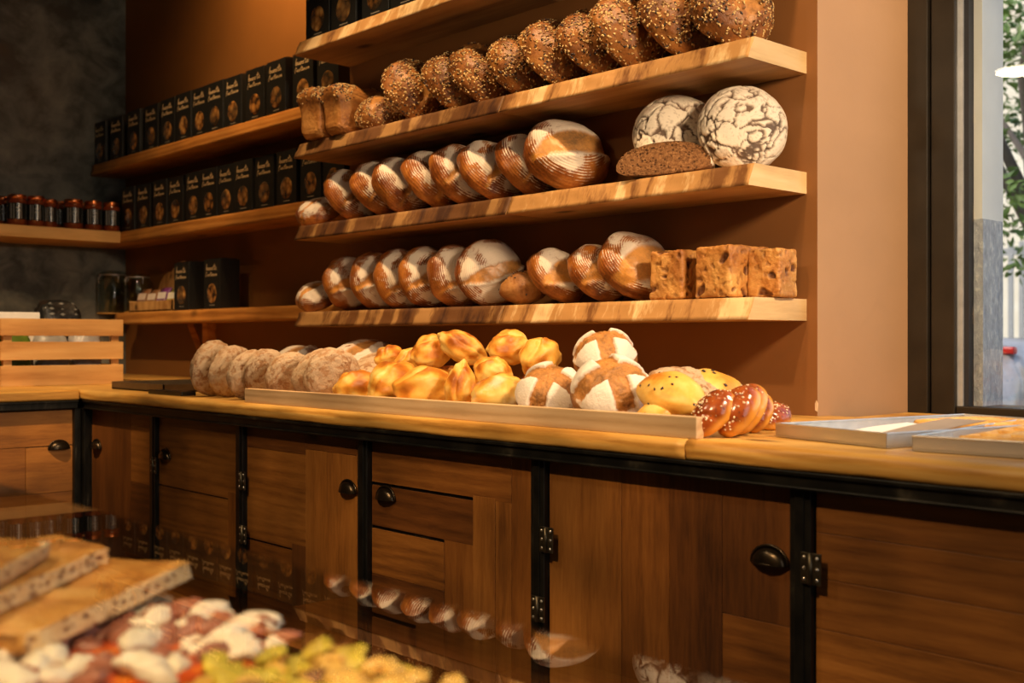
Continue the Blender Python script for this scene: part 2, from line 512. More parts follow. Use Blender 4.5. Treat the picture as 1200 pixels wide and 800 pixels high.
# brown bread wall, with the splayed window reveal at its right edge
XP, YP = -1.366, 2.611
m = MB()
pl = [(XWL, YW), (XWR, YW), (XP, YP), (XP, 2.9), (XWL, 2.9)]
P = [(x, y, z) for z in (0, 3.3) for x, y in pl]
m.add(P, [(0, 1, 6, 5)], 0); m.add(P, [(1, 2, 7, 6), (2, 3, 8, 7)], 1); m.add(P, [(3, 4, 9, 8), (4, 0, 5, 9), (4, 3, 2, 1, 0), (5, 6, 7, 8, 9)], 0)
m.build('wall_bread', [MT['brown'], MT['reveal']], kind='structure')
# chipped corner of the wall
b = MB(); c = Vector((XWR, YW, 1.10 - .155))
b.add([c + Vector(p) * .5 for p in ((-.012, -.0015, -.02), (.002, -.002, -.028), (.006, -.001, .012), (-.004, -.0025, .028), (-.013, -.001, .01), (-.004, .004, 0))],
      [(0, 1, 5), (1, 2, 5), (2, 3, 5), (3, 4, 5), (4, 0, 5), (0, 4, 3, 2, 1)])
b.build('wall_chip', plain('bare_plaster', (.62, .45, .30), .9), kind='structure')
# window: frame profiles, glazing bead, gasket, pane
w = MB(); xf0, xf1 = XP - .01, -1.243
w.box(xf0, -1.317, YP - .012, 2.9, ZC - .04, 3.3, 0, .003); w.box(-1.313, -1.252, YP - .004, 2.75, ZC - .04, 3.3, 0, .003)
w.box(-1.317, -1.313, YP + .012, 2.75, ZC - .04, 3.3, 0)
w.box(-1.252, 2.4, YP, 2.75, 2.95, 3.3, 0, .003); w.box(-1.252, 2.4, YP, 2.75, ZC - .04, ZC + .02, 0, .003)
win = w.build('window_1', [MT['frame']], kind='structure')
MB().box(-1.252, -1.238, YP + .008, 2.70, ZC + .02, 2.95).build('glazing_bead', MT['bead'], win)
MB().box(-1.238, -1.226, YP + .014, 2.70, ZC + .02, 2.95).build('gasket', MT['gasket'], win)
pane(-1.226, 2.4, 2.635, 2.641, ZC + .02, 2.95, 2).build('window_pane', [MT['glass_in'], MT['glass']], win)
wall('wall_under_window', XP, 2.4, YP, 2.9, 0, ZC - .04)

# ------------------------------------------------------------------ shelves
def board(x0, x1, y0, y1, z0, z1, slant=.0, amp=.0, seed=0, n=70):
    """plank with a hewn, leaning front edge: bottom of the front edge stands further out"""
    m = MB(); P = []; rows = 5
    xs = [x0 + (x1 - x0) * i / n for i in range(n + 1)]
    for x in xs:
        for j in range(rows + 1):
            t = j / rows
            d = amp * (mn.noise(Vector((x * 14 + t * 1.3, t * 1.2, seed))) + .6 * mn.noise(Vector((x * 37, t * 2, seed + 9))))
            P.append((x, y0 + slant * (t - .5) + d * (1 if 0 < j < rows else .6), z0 + (z1 - z0) * t + (amp * .25 * mn.noise(Vector((x * 9, 5 + j, seed))) if j in (0, rows) else 0)))
        P.append((x, y1, z1)); P.append((x, y1, z0))
    k = rows + 3
    for i in range(n):
        for j in range(k):
            j2 = (j + 1) % k; m.add([], []); m.f.append((i * k + j, (i + 1) * k + j, (i + 1) * k + j2, i * k + j2)); m.m.append(1 if j < rows else 0); m.sm.append(j < rows)
    m.v = P
    m.f.append(tuple(range(k))); m.m.append(2); m.sm.append(False)
    m.f.append(tuple(n * k + j for j in range(k))[::-1]); m.m.append(2); m.sm.append(False)
    return m


names = {H5: 'topmost long bread shelf, carrying black boxes above the seeded loaves', H4: 'long wooden wall shelf carrying the seeded loaves',
         H3: 'long wooden wall shelf carrying ringed sourdoughs and crackled rye loaves', H2: 'lowest long bread shelf, carrying sourdoughs and raisin blocks'}
for i, H in enumerate((H5, H4, H3, H2)):
    t = thing('wall_shelf', names[H], 'shelf', (XS0, YW, H), 0, 'bread shelves')
    L = XS1 - XS0; xm = -2.30 - XS0 + (.03 if H == H3 else 0)
    board(0, xm - .0012, YF - YW, 0, -TH, 0, .024, .004, 3 + i * 7).build('plank', [MT['pine_shaded'], MT['hewn_shaded'] if i else MT['hewn'], MT['pine_shaded']], t)  # left plank: shade painted in as darker wood, top shelf front keeps the lit tone
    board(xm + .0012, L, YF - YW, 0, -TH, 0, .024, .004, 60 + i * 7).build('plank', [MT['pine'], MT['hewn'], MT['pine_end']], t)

for Z, x0, lab in ((ZU, XL, 'upper brown shelf in the recess, carrying the higher row of black boxes'),
                   (ZL, XL, 'middle brown shelf in the recess, carrying the lower row of black boxes'),
                   (ZB, -5.45, 'lowest recess shelf, carrying glass jars and a small biscuit tray')):
    o = board(x0, XWL, YB, YR, Z - .056, Z, .012, .003, Z * 5).build('recess_shelf', [MT['recess_wood'], MT['recess_wood'], MT['recess_wood']])
    tag(o, lab, 'shelf', 'recess shelves')
XJ = -5.37
o = MB().box(XL, XJ, .4, YB - .002, ZL - .056, ZL, 0, .003).build('side_shelf', wood('side_shelf_wood', (.42, .2, .05), (.6, .32, .09), (.72, .43, .15), 1, 24))
tag(o, 'honey coloured shelf on the black wall, carrying copper lidded jars', 'shelf')
# timber bracket below the lowest recess shelf
px = on_y(233, 2.44).x
t = thing('shelf_bracket', 'wooden bracket with diagonal brace under the lowest recess shelf', 'bracket', (px, YR, ZB - .056))
MB().box(-.025, .025, -.045, 0, -.30, 0, 0, .002).build('upright', MT['recess_wood'], t)
m = MB(); m.tube([(-.17, -.03, -.005), (0, -.025, -.22)], .02, 4, 0, False); m.build('brace', MT['recess_wood'], t)

# ------------------------------------------------------------------ worktop and cabinets
YC = 1.597; XC = -4.02
def worktop(x0, x1, seed):
    prof = [(0, -.0365), (-.002, -.03), (-.003, -.018), (-.001, -.009), (.004, -.003), (.012, 0)]
    m = MB(); n = max(8, int((x1 - x0) * 40)); P = []; k = len(prof) + 2
    for i in range(n + 1):
        x = x0 + (x1 - x0) * i / n; yb = YW - .001
        for j, (dy, dz) in enumerate(prof):
            d = .0045 * mn.noise(Vector((x * 6, j * .35, seed))) + .002 * mn.noise(Vector((x * 25, j, seed)))
            P.append((x, YC + dy + d, ZC + dz + (d * .4 if 0 < j < 5 else 0)))
        P += [(x, yb, ZC), (x, yb, ZC - .0365)]
    for i in range(n):
        for j in range(k):
            j2 = (j + 1) % k; m.f.append((i * k + j, (i + 1) * k + j, (i + 1) * k + j2, i * k + j2)); m.m.append(0); m.sm.append(j < len(prof) - 1)
    m.v = P; m.f.append(tuple(range(k))); m.f.append(tuple(n * k + j for j in range(k))[::-1]); m.m += [0, 0]; m.sm += [False] * 2
    return m


xs = on_y(803, YC).x
t = thing('worktop', 'long worn wooden worktop under the bread shelves, edged with a pale seam', 'worktop', (0, 0, 0))
worktop(XL + .0, xs - .0006, 1).build('board', MT['top'], t); MB().box(XL, XWL - .001, YW - .0005, YR - .001, ZC - .0365, ZC).build('board', MT['top'], t); MB().box(XP + .002, 1.6, YW - .0005, YP - .014, ZC - .0365, ZC).build('board', MT['top'], t); MB().box(XWR + .003, XP + .0015, YW - .0005, YW + .04, ZC - .0365, ZC).build('board', MT['top'], t); worktop(xs + .0006, 1.6, 4).build('board', MT['top'], t)
o = MB().box(XL, XC, -1.2, YC - .006, ZC - .0365, ZC, 0, .006).build('side_worktop', MT['top_y'])
tag(o, 'wooden worktop along the black wall, under the pine crate', 'worktop')
# black steel rails
ZR0, ZR1 = ZC - .068, ZC - .0375
m = MB(); m.box(XC + .01, 1.6, YC + .004, YC + .05, ZR0, ZR1, 0, .003); m.box(XC + .01, 1.6, YC - .002, YC + .004, ZR1 - .008, ZR1, 0, .002); m.box(XC + .01, 1.6, YC - .002, YC + .004, ZR0, ZR0 + .005, 0, .002)
tag(m.build('steel_rail', MT['iron']), 'blackened steel rail under the front edge of the long worktop', 'rail')
m = MB(); m.box(XC - .05, XC - .004, -1.2, YC - .01, ZR0, ZR1, 0, .003); m.box(XC - .004, XC + .002, -1.2, YC - .01, ZR1 - .008, ZR1, 0, .002)
tag(m.build('steel_rail', MT['iron']), 'blackened steel rail under the worktop by the black wall', 'rail')
m = MB(); m.box(XC - .045, XC + .012, YC + .004, YC + .05, 0, ZR0, 0, .003); m.box(XC - .045, XC - .008, YC - .022, YC + .002, 0, ZR0, 0, .003)
tag(m.build('corner_post', MT['iron']), 'black steel post in the inner corner of the cabinets', 'post')

YD = 1.630           # door faces


def cup_pull(mb_w=.069, h=.046):
    """half-dome cup pull, open at the bottom, on a thin rim; local y = outwards -"""
    m = MB(); n, k = 16, 9; P = []; Fs = []
    for j in range(k + 1):
        a = (PI / 2) * j / k
        for i in range(n + 1):
            b = PI * i / n
            P.append((mb_w / 2 * math.cos(b) * math.cos(a * .98), -.019 * math.sin(a) ** .8, h * .60 * math.sin(b) * math.cos(a) ** .7))
    for j in range(k):
        for i in range(n): Fs.append((j * (n + 1) + i, j * (n + 1) + i + 1, (j + 1) * (n + 1) + i + 1, (j + 1) * (n + 1) + i))
    m.add(P, Fs, 0, True)
    rim = [(mb_w / 2 * 1.08 * math.cos(PI * i / 24), -.002, h * .62 * 1.1 * math.sin(PI * i / 24)) for i in range(25)]
    m.tube(rim, .0028, 6); m.tube([(-mb_w / 2 * 1.08, -.002, 0), (-mb_w * .3, -.014, 0), (0, -.0195, .001), (mb_w * .3, -.014, 0), (mb_w / 2 * 1.08, -.002, 0)], .0022, 6)
    return m


PULL = cup_pull().mesh('cup_pull', MT['pull'])


def hinge_mesh():
    m = MB(); m.box(-.019, -.003, -.004, 0, -.026, .026, 0, .0008); m.box(.003, .019, -.004, 0, -.026, .026, 0, .0008)
    m.tube([(0, -.005, -.026), (0, -.005, .026)], .0042, 10)
    for x in (-.012, .012):
        for z in (-.018, 0, .018): m.lathe([(.0, -.0022), (.0026, -.0018), (.0034, 0)], 8, 1, Matrix.Translation((x, -.004, z)) @ Matrix.Rotation(PI / 2, 4, 'X') @ Matrix.Scale(-1, 4, (0, 0, 1)))
    return m.mesh('hinge', [MT['hinge'], MT['screw']])


HINGE = hinge_mesh()


def planks(parent, x0, x1, rects, face, th=.02):
    """door of reclaimed planks; rects in door fractions (x0,x1,z top,z bottom in metres below the rail), tone, lying/standing"""
    m = MB(); mats = [MT['iron']]; idx = {}
    m.box(x0, x1, face + .006, face + th, .06, ZR0 - .004, 0)
    for (a, b, zt, zb, tone) in rects:
        if tone not in idx: idx[tone] = len(mats); mats.append(MT[tone])
        d = random.uniform(0, .0012)
        m.box(a + .0004, b - .0004, face + d, face + th - .004, zb + .0004, zt - .0004, idx[tone], .0008)
    return m.build('door', mats, parent)


def vz(u, v): return on_y(u, YD, v).z


ZT = ZR0 - .005; ZBO = .065
def dx(u): return on_y(u, YD).x


cab = [  # u0,u1, knob(u,v), hinge list (u,v), planks in pixels (u0,u1,v top or None,v bottom or None,tone)
    (105, 181, (111, 525), [(180.5, 545, 1)], [(105, 153, None, None, 'dv2'), (153, 181, None, 500, 'dh1'), (153, 181, 500, 567, 'dh1'), (153, 181, 567, None, 'dh2')],
     'reclaimed plank cabinet in the corner beside the black post'),
    (186, 281, (191, 537), [(284, 563, -1)], [(186, 281, None, 577, 'dh1'), (186, 267, 577, 700, 'dh1'), (267, 281, 577, 700, 'dv0'), (186, 281, 700, None, 'dh0')],
     'narrow plank cabinet, second from the corner post'),
    (289, 425, (405, 577), [(285, 626, 1)], [(289, 358, None, 528, 'dh2'), (289, 358, 528, 638, 'dh1'), (358, 418, None, 530, 'dh2'), (358, 418, 530, None, 'dv1'), (418, 425, None, None, 'dv1'), (289, 342, 638, 700, 'dh0'), (342, 358, 638, None, 'dv2'), (289, 342, 700, None, 'dh2')],
     'plank cabinet with its cup pull on the right, below the golden rolls'),
    (435, 628, (449, 585), [(631, 713, -1)], [(435, 599, None, 577, 'dh0'), (599, 628, None, None, 'dv0'), (435, 554, 577, 627, 'dh2'), (435, 520, 627, 682, 'dh1'), (520, 554, 627, None, 'dv0'), (554, 580, 582, None, 'dv1'), (580, 599, 582, None, 'dv1'), (435, 520, 682, 730, 'dh2'), (435, 487, 730, None, 'dv2'), (487, 520, 730, None, 'dv0')],
     'patchwork plank cabinet with its cup pull on the left'),
    (643, 930, (899, 661), [(641, 632, 1)], [(643, 728, None, None, 'dv1'), (728, 784, None, None, 'dv0'), (784, 846, None, None, 'dv2'), (846, 930, None, 727, 'dv2'), (846, 930, 727, None, 'dh0')],
     'wide cabinet of upright planks with a large cup pull'),
    (955, 1400, (1330, 760), [(951, 666, 1)], [(955, 1400, None, 655, 'dh0'), (955, 1400, 655, 716, 'dh0'), (955, 1400, 716, 783, 'dh0'), (955, 1400, 783, None, 'dh1')],
     'cabinet of wide horizontal knotty planks below the metal trays'),
]
for i, (u0, u1, kn, hs, rc, lab) in enumerate(cab):
    x0, x1 = dx(u0), dx(u1)
    t = thing('base_cabinet', lab, 'cabinet', (x0, YD, 0), 0, 'plank cabinets under the worktop')
    W = x1 - x0
    # carcass with plinth
    m = MB(); m.box(-.036, W + .001, .031, .62, .06, ZR0 - .002, 0); m.box(-.036, W + .001, .05, .6, 0, .06, 0); m.build('carcass', MT['dh2'], t)
    # steel post on the left of the door
    pw = .040
    m = MB()
    if i: m.box(-pw, 0.0, -.014, .03, 0, ZR0, 0, .002); m.box(-pw * .72, -pw * .28, -.017, -.014, 0, ZR0, 0, .001)
    if i: m.build('steel_post', MT['iron'], t)
    R = []
    for (a, b, vt, vb, tone) in rc:
        um = (a + b) / 2
        zt = ZT if vt is None else vz(um, vt); zb = ZBO if vb is None else vz(um, vb)
        R.append((max(.002, dx(a) - x0), min(W - .002, dx(b) - x0), zt, zb, tone))
    dr = planks(t, .002, W - .002, R, 0)
    k = on_y(kn[0], YD - .01, kn[1]); link('cup_pull', PULL, dr, (k.x - x0, -.001, k.z))
    for (hu, hv, sd) in hs:
        h = on_y(hu, YD - .018, hv); link('hinge', HINGE, t, (h.x - x0 if sd > 0 else h.x - x0, -.0175 if True else 0, h.z))
        link('hinge', HINGE, t, (h.x - x0, -.0175, h.z - .42))

# cabinet along the black wall
XD = XC - .03
y1 = on_x(87, XD).y; y0 = y1 - .62
t = thing('base_cabinet', 'pale plank cabinet along the black wall, left of the corner post', 'cabinet', (XD, y0, 0))
W = y1 - y0
m = MB(); m.box(-.6, -.03, -.02, W + .02, .06, ZR0 - .002); m.box(-.58, -.05, -.02, W + .02, 0, .06); m.build('carcass', MT['dh2'], t)
m = MB(); mats = [MT['iron'], MT['dy1'], MT['dv1'], MT['dy0']]
def py(u): return on_x(u, XD).y - y0
def pz(u, v): return on_x(u, XD, v).z
m.box(-.022, -.006, 0, W, .06, ZR0 - .004, 0)
m.box(-.02, 0, 0, W - .002, pz(45, 523), ZT, 1, .001); m.box(-.02, -.001, 0, py(30), ZBO, pz(45, 523) - .001, 3, .001)
m.box(-.02, 0, py(30) + .001, W - .002, pz(60, 577), pz(60, 523) - .001, 1, .001); m.box(-.02, -.001, py(30) + .001, W - .002, ZBO, pz(60, 577) - .001, 3, .001)
dr = m.build('door', mats, t)
k = on_x(70, XD + .01, 526); o = link('cup_pull', PULL, dr, (.001, k.y - y0, k.z)); o.rotation_euler = (0, 0, PI / 2)


# ------------------------------------------------------------------ bread shapes
def sphere_grid(nu, nv):
    th = np.concatenate([[1e-4], (np.arange(1, nv) / nv) * PI, [PI - 1e-4]])
    ph = np.arange(nu) * 2 * PI / nu
    T, Ph = np.meshgrid(th, ph, indexing='ij')
    D = np.stack([np.sin(T) * np.cos(Ph), np.sin(T) * np.sin(Ph), np.cos(T)], -1).reshape(-1, 3)
    fs = []
    for j in range(nv):
        for i in range(nu): fs.append((j * nu + i, (j + 1) * nu + i, (j + 1) * nu + (i + 1) % nu, j * nu + (i + 1) % nu))
    return D, fs, T.ravel(), Ph.ravel()


def nz(P, s, off=0.0, oct=1):
    o = Vector((off * 3.1, off * 1.7, off * 2.3))
    if oct == 1: return np.array([mn.noise(Vector(p) * s + o) for p in P])
    return np.array([mn.fractal(Vector(p) * s + o, .6, 2.0, oct) for p in P])


def sst(x, a, b): t = np.clip((x - a) / (b - a), 0, 1); return t * t * (3 - 2 * t)


def bread_mesh(name, P, fs, mask, mats, extra=None):
    m = MB(); m.add(P, fs, 0, True)
    if extra: extra(m)
    me = bpy.data.meshes.new(name); me.from_pydata(m.v, [], m.f)
    for x in mats: me.materials.append(x)
    me.polygons.foreach_set('material_index', m.m); me.polygons.foreach_set('use_smooth', [True] * len(m.f))
    ca = me.color_attributes.new('mask', 'FLOAT_COLOR', 'POINT')
    full = np.zeros((len(m.v), 4), dtype=np.float32); full[:, 3] = 1
    full[:len(P), :3] = mask
    ca.data.foreach_set('color', full.ravel())
    b = bmesh.new(); b.from_mesh(me); bmesh.ops.recalc_face_normals(b, faces=b.faces); b.to_mesh(me); b.free()
    me.update(); return me


def dome(nu, nv, R, top, bot, seed, lump=.05, px=.8, ex=1.0, ey=1.0):
    D, fs, T, Ph = sphere_grid(nu, nv)
    s, c = np.sin(T), np.cos(T)
    r = R * np.abs(s) ** px
    z = np.where(c > 0, top * np.abs(c) ** 1.05, -bot * np.abs(c) ** .55)
    P = np.stack([r * np.cos(Ph) * ex, r * np.sin(Ph) * ey, z], -1)
    n = nz(D, 1.6, seed); n2 = nz(D, 4.0, seed + 5)
    P *= (1 + lump * n + lump * .3 * n2)[:, None]
    return P, fs, D, T, Ph


OCT = ([(1, 0, 0), (-1, 0, 0), (0, 1, 0), (0, -1, 0), (0, 0, 1), (0, 0, -1)], [(0, 2, 4), (2, 1, 4), (1, 3, 4), (3, 0, 4), (2, 0, 5), (1, 2, 5), (3, 1, 5), (0, 3, 5)])


def seeds_on(P, D, n, pick, sizes, mats, seed):
    rg = random.Random(seed); ids = [i for i in range(len(P)) if pick(i)]
    def f(m):
        for _ in range(n):
            i = rg.choice(ids); nv = Vector(D[i]).normalized(); a = nv.orthogonal().normalized(); a.rotate(Matrix.Rotation(rg.uniform(0, 6.3), 3, nv)); b = nv.cross(a)
            p = Vector(P[i]) + a * rg.uniform(-.004, .004) + b * rg.uniform(-.004, .004) + nv * .0006
            L, Wd, H = [q * rg.uniform(.75, 1.25) for q in sizes]
            m.add([p + a * (x * L) + b * (y * Wd) + nv * (z * H) for x, y, z in OCT[0]], OCT[1], rg.choice(mats), True)
    return f


def banneton(seed, ang=.5, off=0.0, w=.02, oval=1.0, cross=False, top=.072, amount=1.0):
    R = .105
    P, fs, D, T, Ph = dome(76, 46, R, top, .034, seed, .075, .74, oval, 1)
    x, y = P[:, 0], P[:, 1]; n = nz(D, 3, seed + 2)
    s = x * math.sin(ang) - y * math.cos(ang) - off + .006 * n
    l = x * math.cos(ang) + y * math.sin(ang)
    ww = w * np.clip(1.15 - (l / (R * 1.02)) ** 2, 0, 2)
    upm = sst(D[:, 2], .02, .2)
    burst = (1 - sst(np.abs(s), ww * .8, ww * 1.02)) * upm
    if cross:
        s2 = x * math.cos(ang) + y * math.sin(ang) + .01; b2 = (1 - sst(np.abs(s2), ww * .5, ww * .7)) * upm * (s > 0); burst = np.maximum(burst, b2)
    ear = np.exp(-((s - ww * 1.15) / .0045) ** 2) * upm * (ww > .004)
    g = nz(D, 9, seed + 4)
    P = P + D * (burst * (-.004 + .003 * g) + ear * .0075)[:, None]
    rr = np.sqrt(x * x + y * y) / R
    fl = (.35 + .65 * sst(D[:, 2], .1, .8)) * sst(D[:, 2], -.05, .3) * (1 + .75 * nz(D, 2.0, seed + 8)) * amount
    dark = np.clip(.5 * ear + .7 * sst(nz(D, 2.0, seed + 1), .1, .5) * (1 - burst) , 0, 1) * .8
    return bread_mesh('sourdough_loaf', P, fs, np.stack([burst, np.clip(fl, 0, 1), dark], -1), [MT['banneton']])


def seeded(seed, ang=.4, n=950, off=.01):
    R = .10
    P, fs, D, T, Ph = dome(64, 40, R, .078, .034, seed, .06, .75, 1.06, 1)
    x, y = P[:, 0], P[:, 1]
    s = x * math.sin(ang) - y * math.cos(ang) - off + .008 * nz(D, 3, seed)
    l = x * math.cos(ang) + y * math.sin(ang)
    ww = .026 * np.clip(1.1 - (l / R) ** 2, 0, 2); upm = sst(D[:, 2], .02, .2)
    burst = (1 - sst(np.abs(s), ww * .85, ww)) * upm
    ear = np.exp(-((s - ww * 1.1) / .006) ** 2) * upm * (ww > .004)
    P = P + D * (-.005 * burst + .008 * ear + .002 * nz(D, 8, seed))[:, None]
    dark = sst(nz(D, 2.2, seed + 1), 0, .5) * .7 * (1 - burst)
    pick = lambda i: D[i, 2] > -.25 and burst[i] < .4
    return bread_mesh('seeded_loaf', P, fs, np.stack([burst * .7, burst * 0, dark], -1), [MT['seeded'], MT['seed_pale'], MT['seed_brown'], MT['seed_dark']],
                      seeds_on(P, D, n, pick, (.0044, .0028, .0019), [1, 1, 1, 2, 2, 3], seed))


def crackle(seed, half=False):
    R = .12
    P, fs, D, T, Ph = dome(150, 84, R, .072, .034, seed, .04, .8)
    W = np.stack([nz(D, 2.6, seed), nz(D, 2.6, seed + 3), nz(D, 2.6, seed + 6)], -1)
    W2 = np.stack([nz(D, 9, seed), nz(D, 9, seed + 3), nz(D, 9, seed + 6)], -1)
    Q = D * np.array([2.3, 1.7, 2.0]) + W * .7 + W2 * .10
    e = np.empty(len(P)); e2 = np.empty(len(P))
    for i, q in enumerate(Q):
        d, _ = mn.voronoi(Vector(q) + Vector((seed * 2.3, 0, 0))); e[i] = d[1] - d[0]
        d, _ = mn.voronoi(Vector(q) * 2.7 + Vector((0, seed * 1.3, 5))); e2[i] = d[1] - d[0]
    wid = .10 + .12 * nz(D, 1.7, seed + 9)
    up = sst(D[:, 2], -.15, .12)
    cr = (1 - sst(e, wid * .45, wid)) * up
    cr2 = (1 - sst(e2, .02, .07)) * .38 * up
    P = P - D * (cr * .006 + cr2 * .0012)[:, None]
    fl = sst(D[:, 2], -.3, .05)
    burst = np.clip(np.maximum(cr, cr2), 0, 1)
    mask = np.stack([burst, fl, .3 * (1 - up)], -1)
    if half:
        P = P.copy(); P[:, 2] *= .72; cut = P[:, 1] < .004
        P[:, 1] = np.maximum(P[:, 1], 0.0 + .0015 * nz(P, 220, 2) * cut)
        m = MB(); fcut = [all(cut[i] for i in f) for f in fs]
        me = bread_mesh('half_rye_loaf', P, fs, mask, [MT['crackle'], MT['crumb']])
        # faces keep their order: mark the cut ones
        me.polygons.foreach_set('material_index', [1 if c else 0 for c in fcut]); me.update(); return me
    return bread_mesh('crackled_rye_loaf', P, fs, mask, [MT['crackle']])


def cross_loaf(seed):
    R = .11
    P, fs, D, T, Ph = dome(100, 60, R, .098, .04, seed, .04, .82)
    x, y = P[:, 0], P[:, 1]; n = nz(D, 5, seed); 
    lim = sst(D[:, 2], .1, .22)
    w = .030
    gx = (1 - sst(np.abs(x + .004 * n), w * .86, w)) ; gy = (1 - sst(np.abs(y + .004 * n + .004), w * .86, w))
    inner = (1 - sst(np.sqrt(x * x + y * y), R * .93, R * 1.0))
    g = np.maximum(gx, gy) * lim * inner
    rough = nz(D, 14, seed + 3, 3)
    P = P + D * (-.0085 * g + .0035 * g * rough + .0045 * (1 - g) * lim)[:, None]
    fl = (1 - g) * sst(D[:, 2], .16, .24)
    return bread_mesh('cross_cut_loaf', P, fs, np.stack([g, np.clip(fl, 0, 1), .25 * (1 - lim)], -1), [MT['rye']])


def roll(seed, a=.085, b=.055, c=.05, pinch=.25, flour=0):
    D, fs, T, Ph = sphere_grid(56, 36)
    P = D * np.array([a, b, c])
    n = nz(D, 1.7, seed); n2 = nz(D, 3.6, seed + 2)
    P *= (1 + .16 * n + .06 * n2)[:, None]
    tap = 1 - pinch * np.abs(D[:, 0]) ** 2.2; P[:, 1] *= tap; P[:, 2] *= tap
    fold = np.exp(-((D[:, 1] + .25 * np.sin(D[:, 0] * 2.4 + seed) - .12) / .10) ** 2) * (D[:, 2] > 0) * sst(D[:, 2], .1, .5)
    P = P - D * (fold * .0035)[:, None]
    P[:, 2] = np.where(P[:, 2] < -c * .62, -c * .62 + (P[:, 2] + c * .62) * .25, P[:, 2])
    dark = np.clip(.5 * sst(D[:, 2], -.2, .9) + .75 * nz(D, 1.6, seed + 5) - .3 * fold, 0, 1)
    fl = np.clip(flour * sst(nz(D, 1.3, seed + 7), -.1, .3), 0, 1)
    return bread_mesh('golden_roll', P, fs, np.stack([fold * 0, fl, dark], -1), [MT['roll']])


def dusty(seed, ex=1.0):
    P, fs, D, T, Ph = dome(72, 44, .10, .042, .036, seed, .07, .62, ex, 1)
    wr = nz(D, 6, seed + 1, 3)
    P = P + D * (.0032 * wr)[:, None]
    rim = np.exp(-((D[:, 2] - .0) / .22) ** 2) * sst(nz(D, 1.2, seed + 9), .0, .4)
    return bread_mesh('dusty_loaf', P, fs, np.stack([.75 * rim, np.clip(.8 + .4 * wr, .2, 1), .2 * sst(wr, 0, .4)], -1), [MT['dusty']])


def superbox(nu, nv, a, b, c, e1, e2, seed, lump):
    D, fs, T, Ph = sphere_grid(nu, nv)
    f = lambda v, e: np.sign(v) * np.abs(v) ** e
    ct, st, cp, sp = np.cos(T), np.sin(T), np.cos(Ph), np.sin(Ph)
    P = np.stack([a * f(st, e1) * f(cp, e2), b * f(st, e1) * f(sp, e2), c * f(ct, e1)], -1)
    return P, fs, D


def tin(seed):
    """tin loaf: straight sides, a split and overhanging seeded top"""
    P, fs, D = superbox(80, 60, .095, .048, .062, .32, .32, seed, .0)
    zt = P[:, 2] / .062
    over = np.exp(-((zt - .30) / .10) ** 2)
    topm = sst(zt, .28, .45)
    P[:, :2] *= (1 + .13 * topm * (1 - .5 * sst(zt, .7, 1.0)) - .05 * over)[:, None]
    P[:, 2] += topm * .026 * np.cos(np.clip(P[:, 1] / .06, -1, 1) * 1.45) - topm * .010 * np.exp(-((P[:, 0]) / .012) ** 2)
    P = P * (1 + .03 * nz(D, 2.4, seed))[:, None] + D * (.002 * nz(D, 9, seed, 2))[:, None]
    dark = np.clip(.5 * over + .4 * topm * sst(nz(D, 3, seed), 0, .4), 0, 1)
    pick = lambda i: zt[i] > .12
    return bread_mesh('seeded_tin_loaf', P, fs, np.stack([.6 * over, over * 0, dark], -1), [MT['bake'], MT['seed_pale'], MT['seed_brown'], MT['seed_dark']],
                      seeds_on(P, D, 900, pick, (.004, .0026, .0018), [1, 1, 2, 3], seed))


def roundbox(n, a, b, c, r):
    P = []; N = []; fs = []; ix = {}
    dims = np.array([a, b, c])
    def vert(p):
        key = tuple(np.round(p, 5))
        if key not in ix:
            q = np.array(p) * dims; core = np.clip(q, -(dims - r), dims - r); d = q - core; L = np.linalg.norm(d); d = d / L
            ix[key] = len(P); P.append(core + d * r); N.append(d)
        return ix[key]
    for ax in range(3):
        for sg in (-1, 1):
            def at(i, j):
                p = [0, 0, 0]; p[ax] = sg; p[(ax + 1) % 3] = 2 * i / n - 1; p[(ax + 2) % 3] = 2 * j / n - 1; return vert(p)
            for i in range(n):
                for j in range(n): fs.append((at(i, j), at(i + 1, j), at(i + 1, j + 1), at(i, j + 1)))
    return np.array(P), fs, np.array(N)


def block(seed, a, b, c):
    P, fs, D = roundbox(44, a, b, c, .007)
    n = nz(P, 28, seed, 3); pit = sst(nz(P, 85, seed + 4), .22, .5); big = sst(nz(P, 34, seed + 11), .42, .55)
    P = P + P * (.03 * nz(P, 12, seed))[:, None] + D * (.0022 * n - .0022 * pit - .0045 * big)[:, None]
    return bread_mesh('raisin_block', P, fs, np.stack([np.clip(.5 * pit + .95 * big, 0, 1), n * 0, .5 * sst(nz(P, 14, seed + 2), .0, .4)], -1), [MT['block']])


def bun(seed):
    """plaited glazed bun: three fat turns, dark glaze above, orange below"""
    P, fs, D, T, Ph = dome(76, 48, .06, .052, .03, seed, .03, .85, 1.35, 1)
    g = np.abs(np.sin(2.1 * D[:, 0] * 1.6 + 1.1 * D[:, 1] + .6 + seed)); lobe = np.exp(-(g / .28) ** 2) * sst(D[:, 2], -.05, .3)
    P = P - D * (.0042 * lobe)[:, None]
    under = 1 - sst(D[:, 2] + .12 * nz(D, 2, seed), -.1, .38)
    pick = lambda i: D[i, 2] > .25
    def ex(m):
        seeds_on(P, D, 60, pick, (.0038, .0032, .0024), [1], seed)(m)
        seeds_on(P, D, 90, pick, (.0022, .0014, .001), [2, 2, 3], seed + 1)(m)
    return bread_mesh('glazed_bun', P, fs, np.stack([under, under * 0, lobe], -1), [MT['glaze'], MT['pearl'], MT['seed_dark'], MT['seed_pale']], ex)


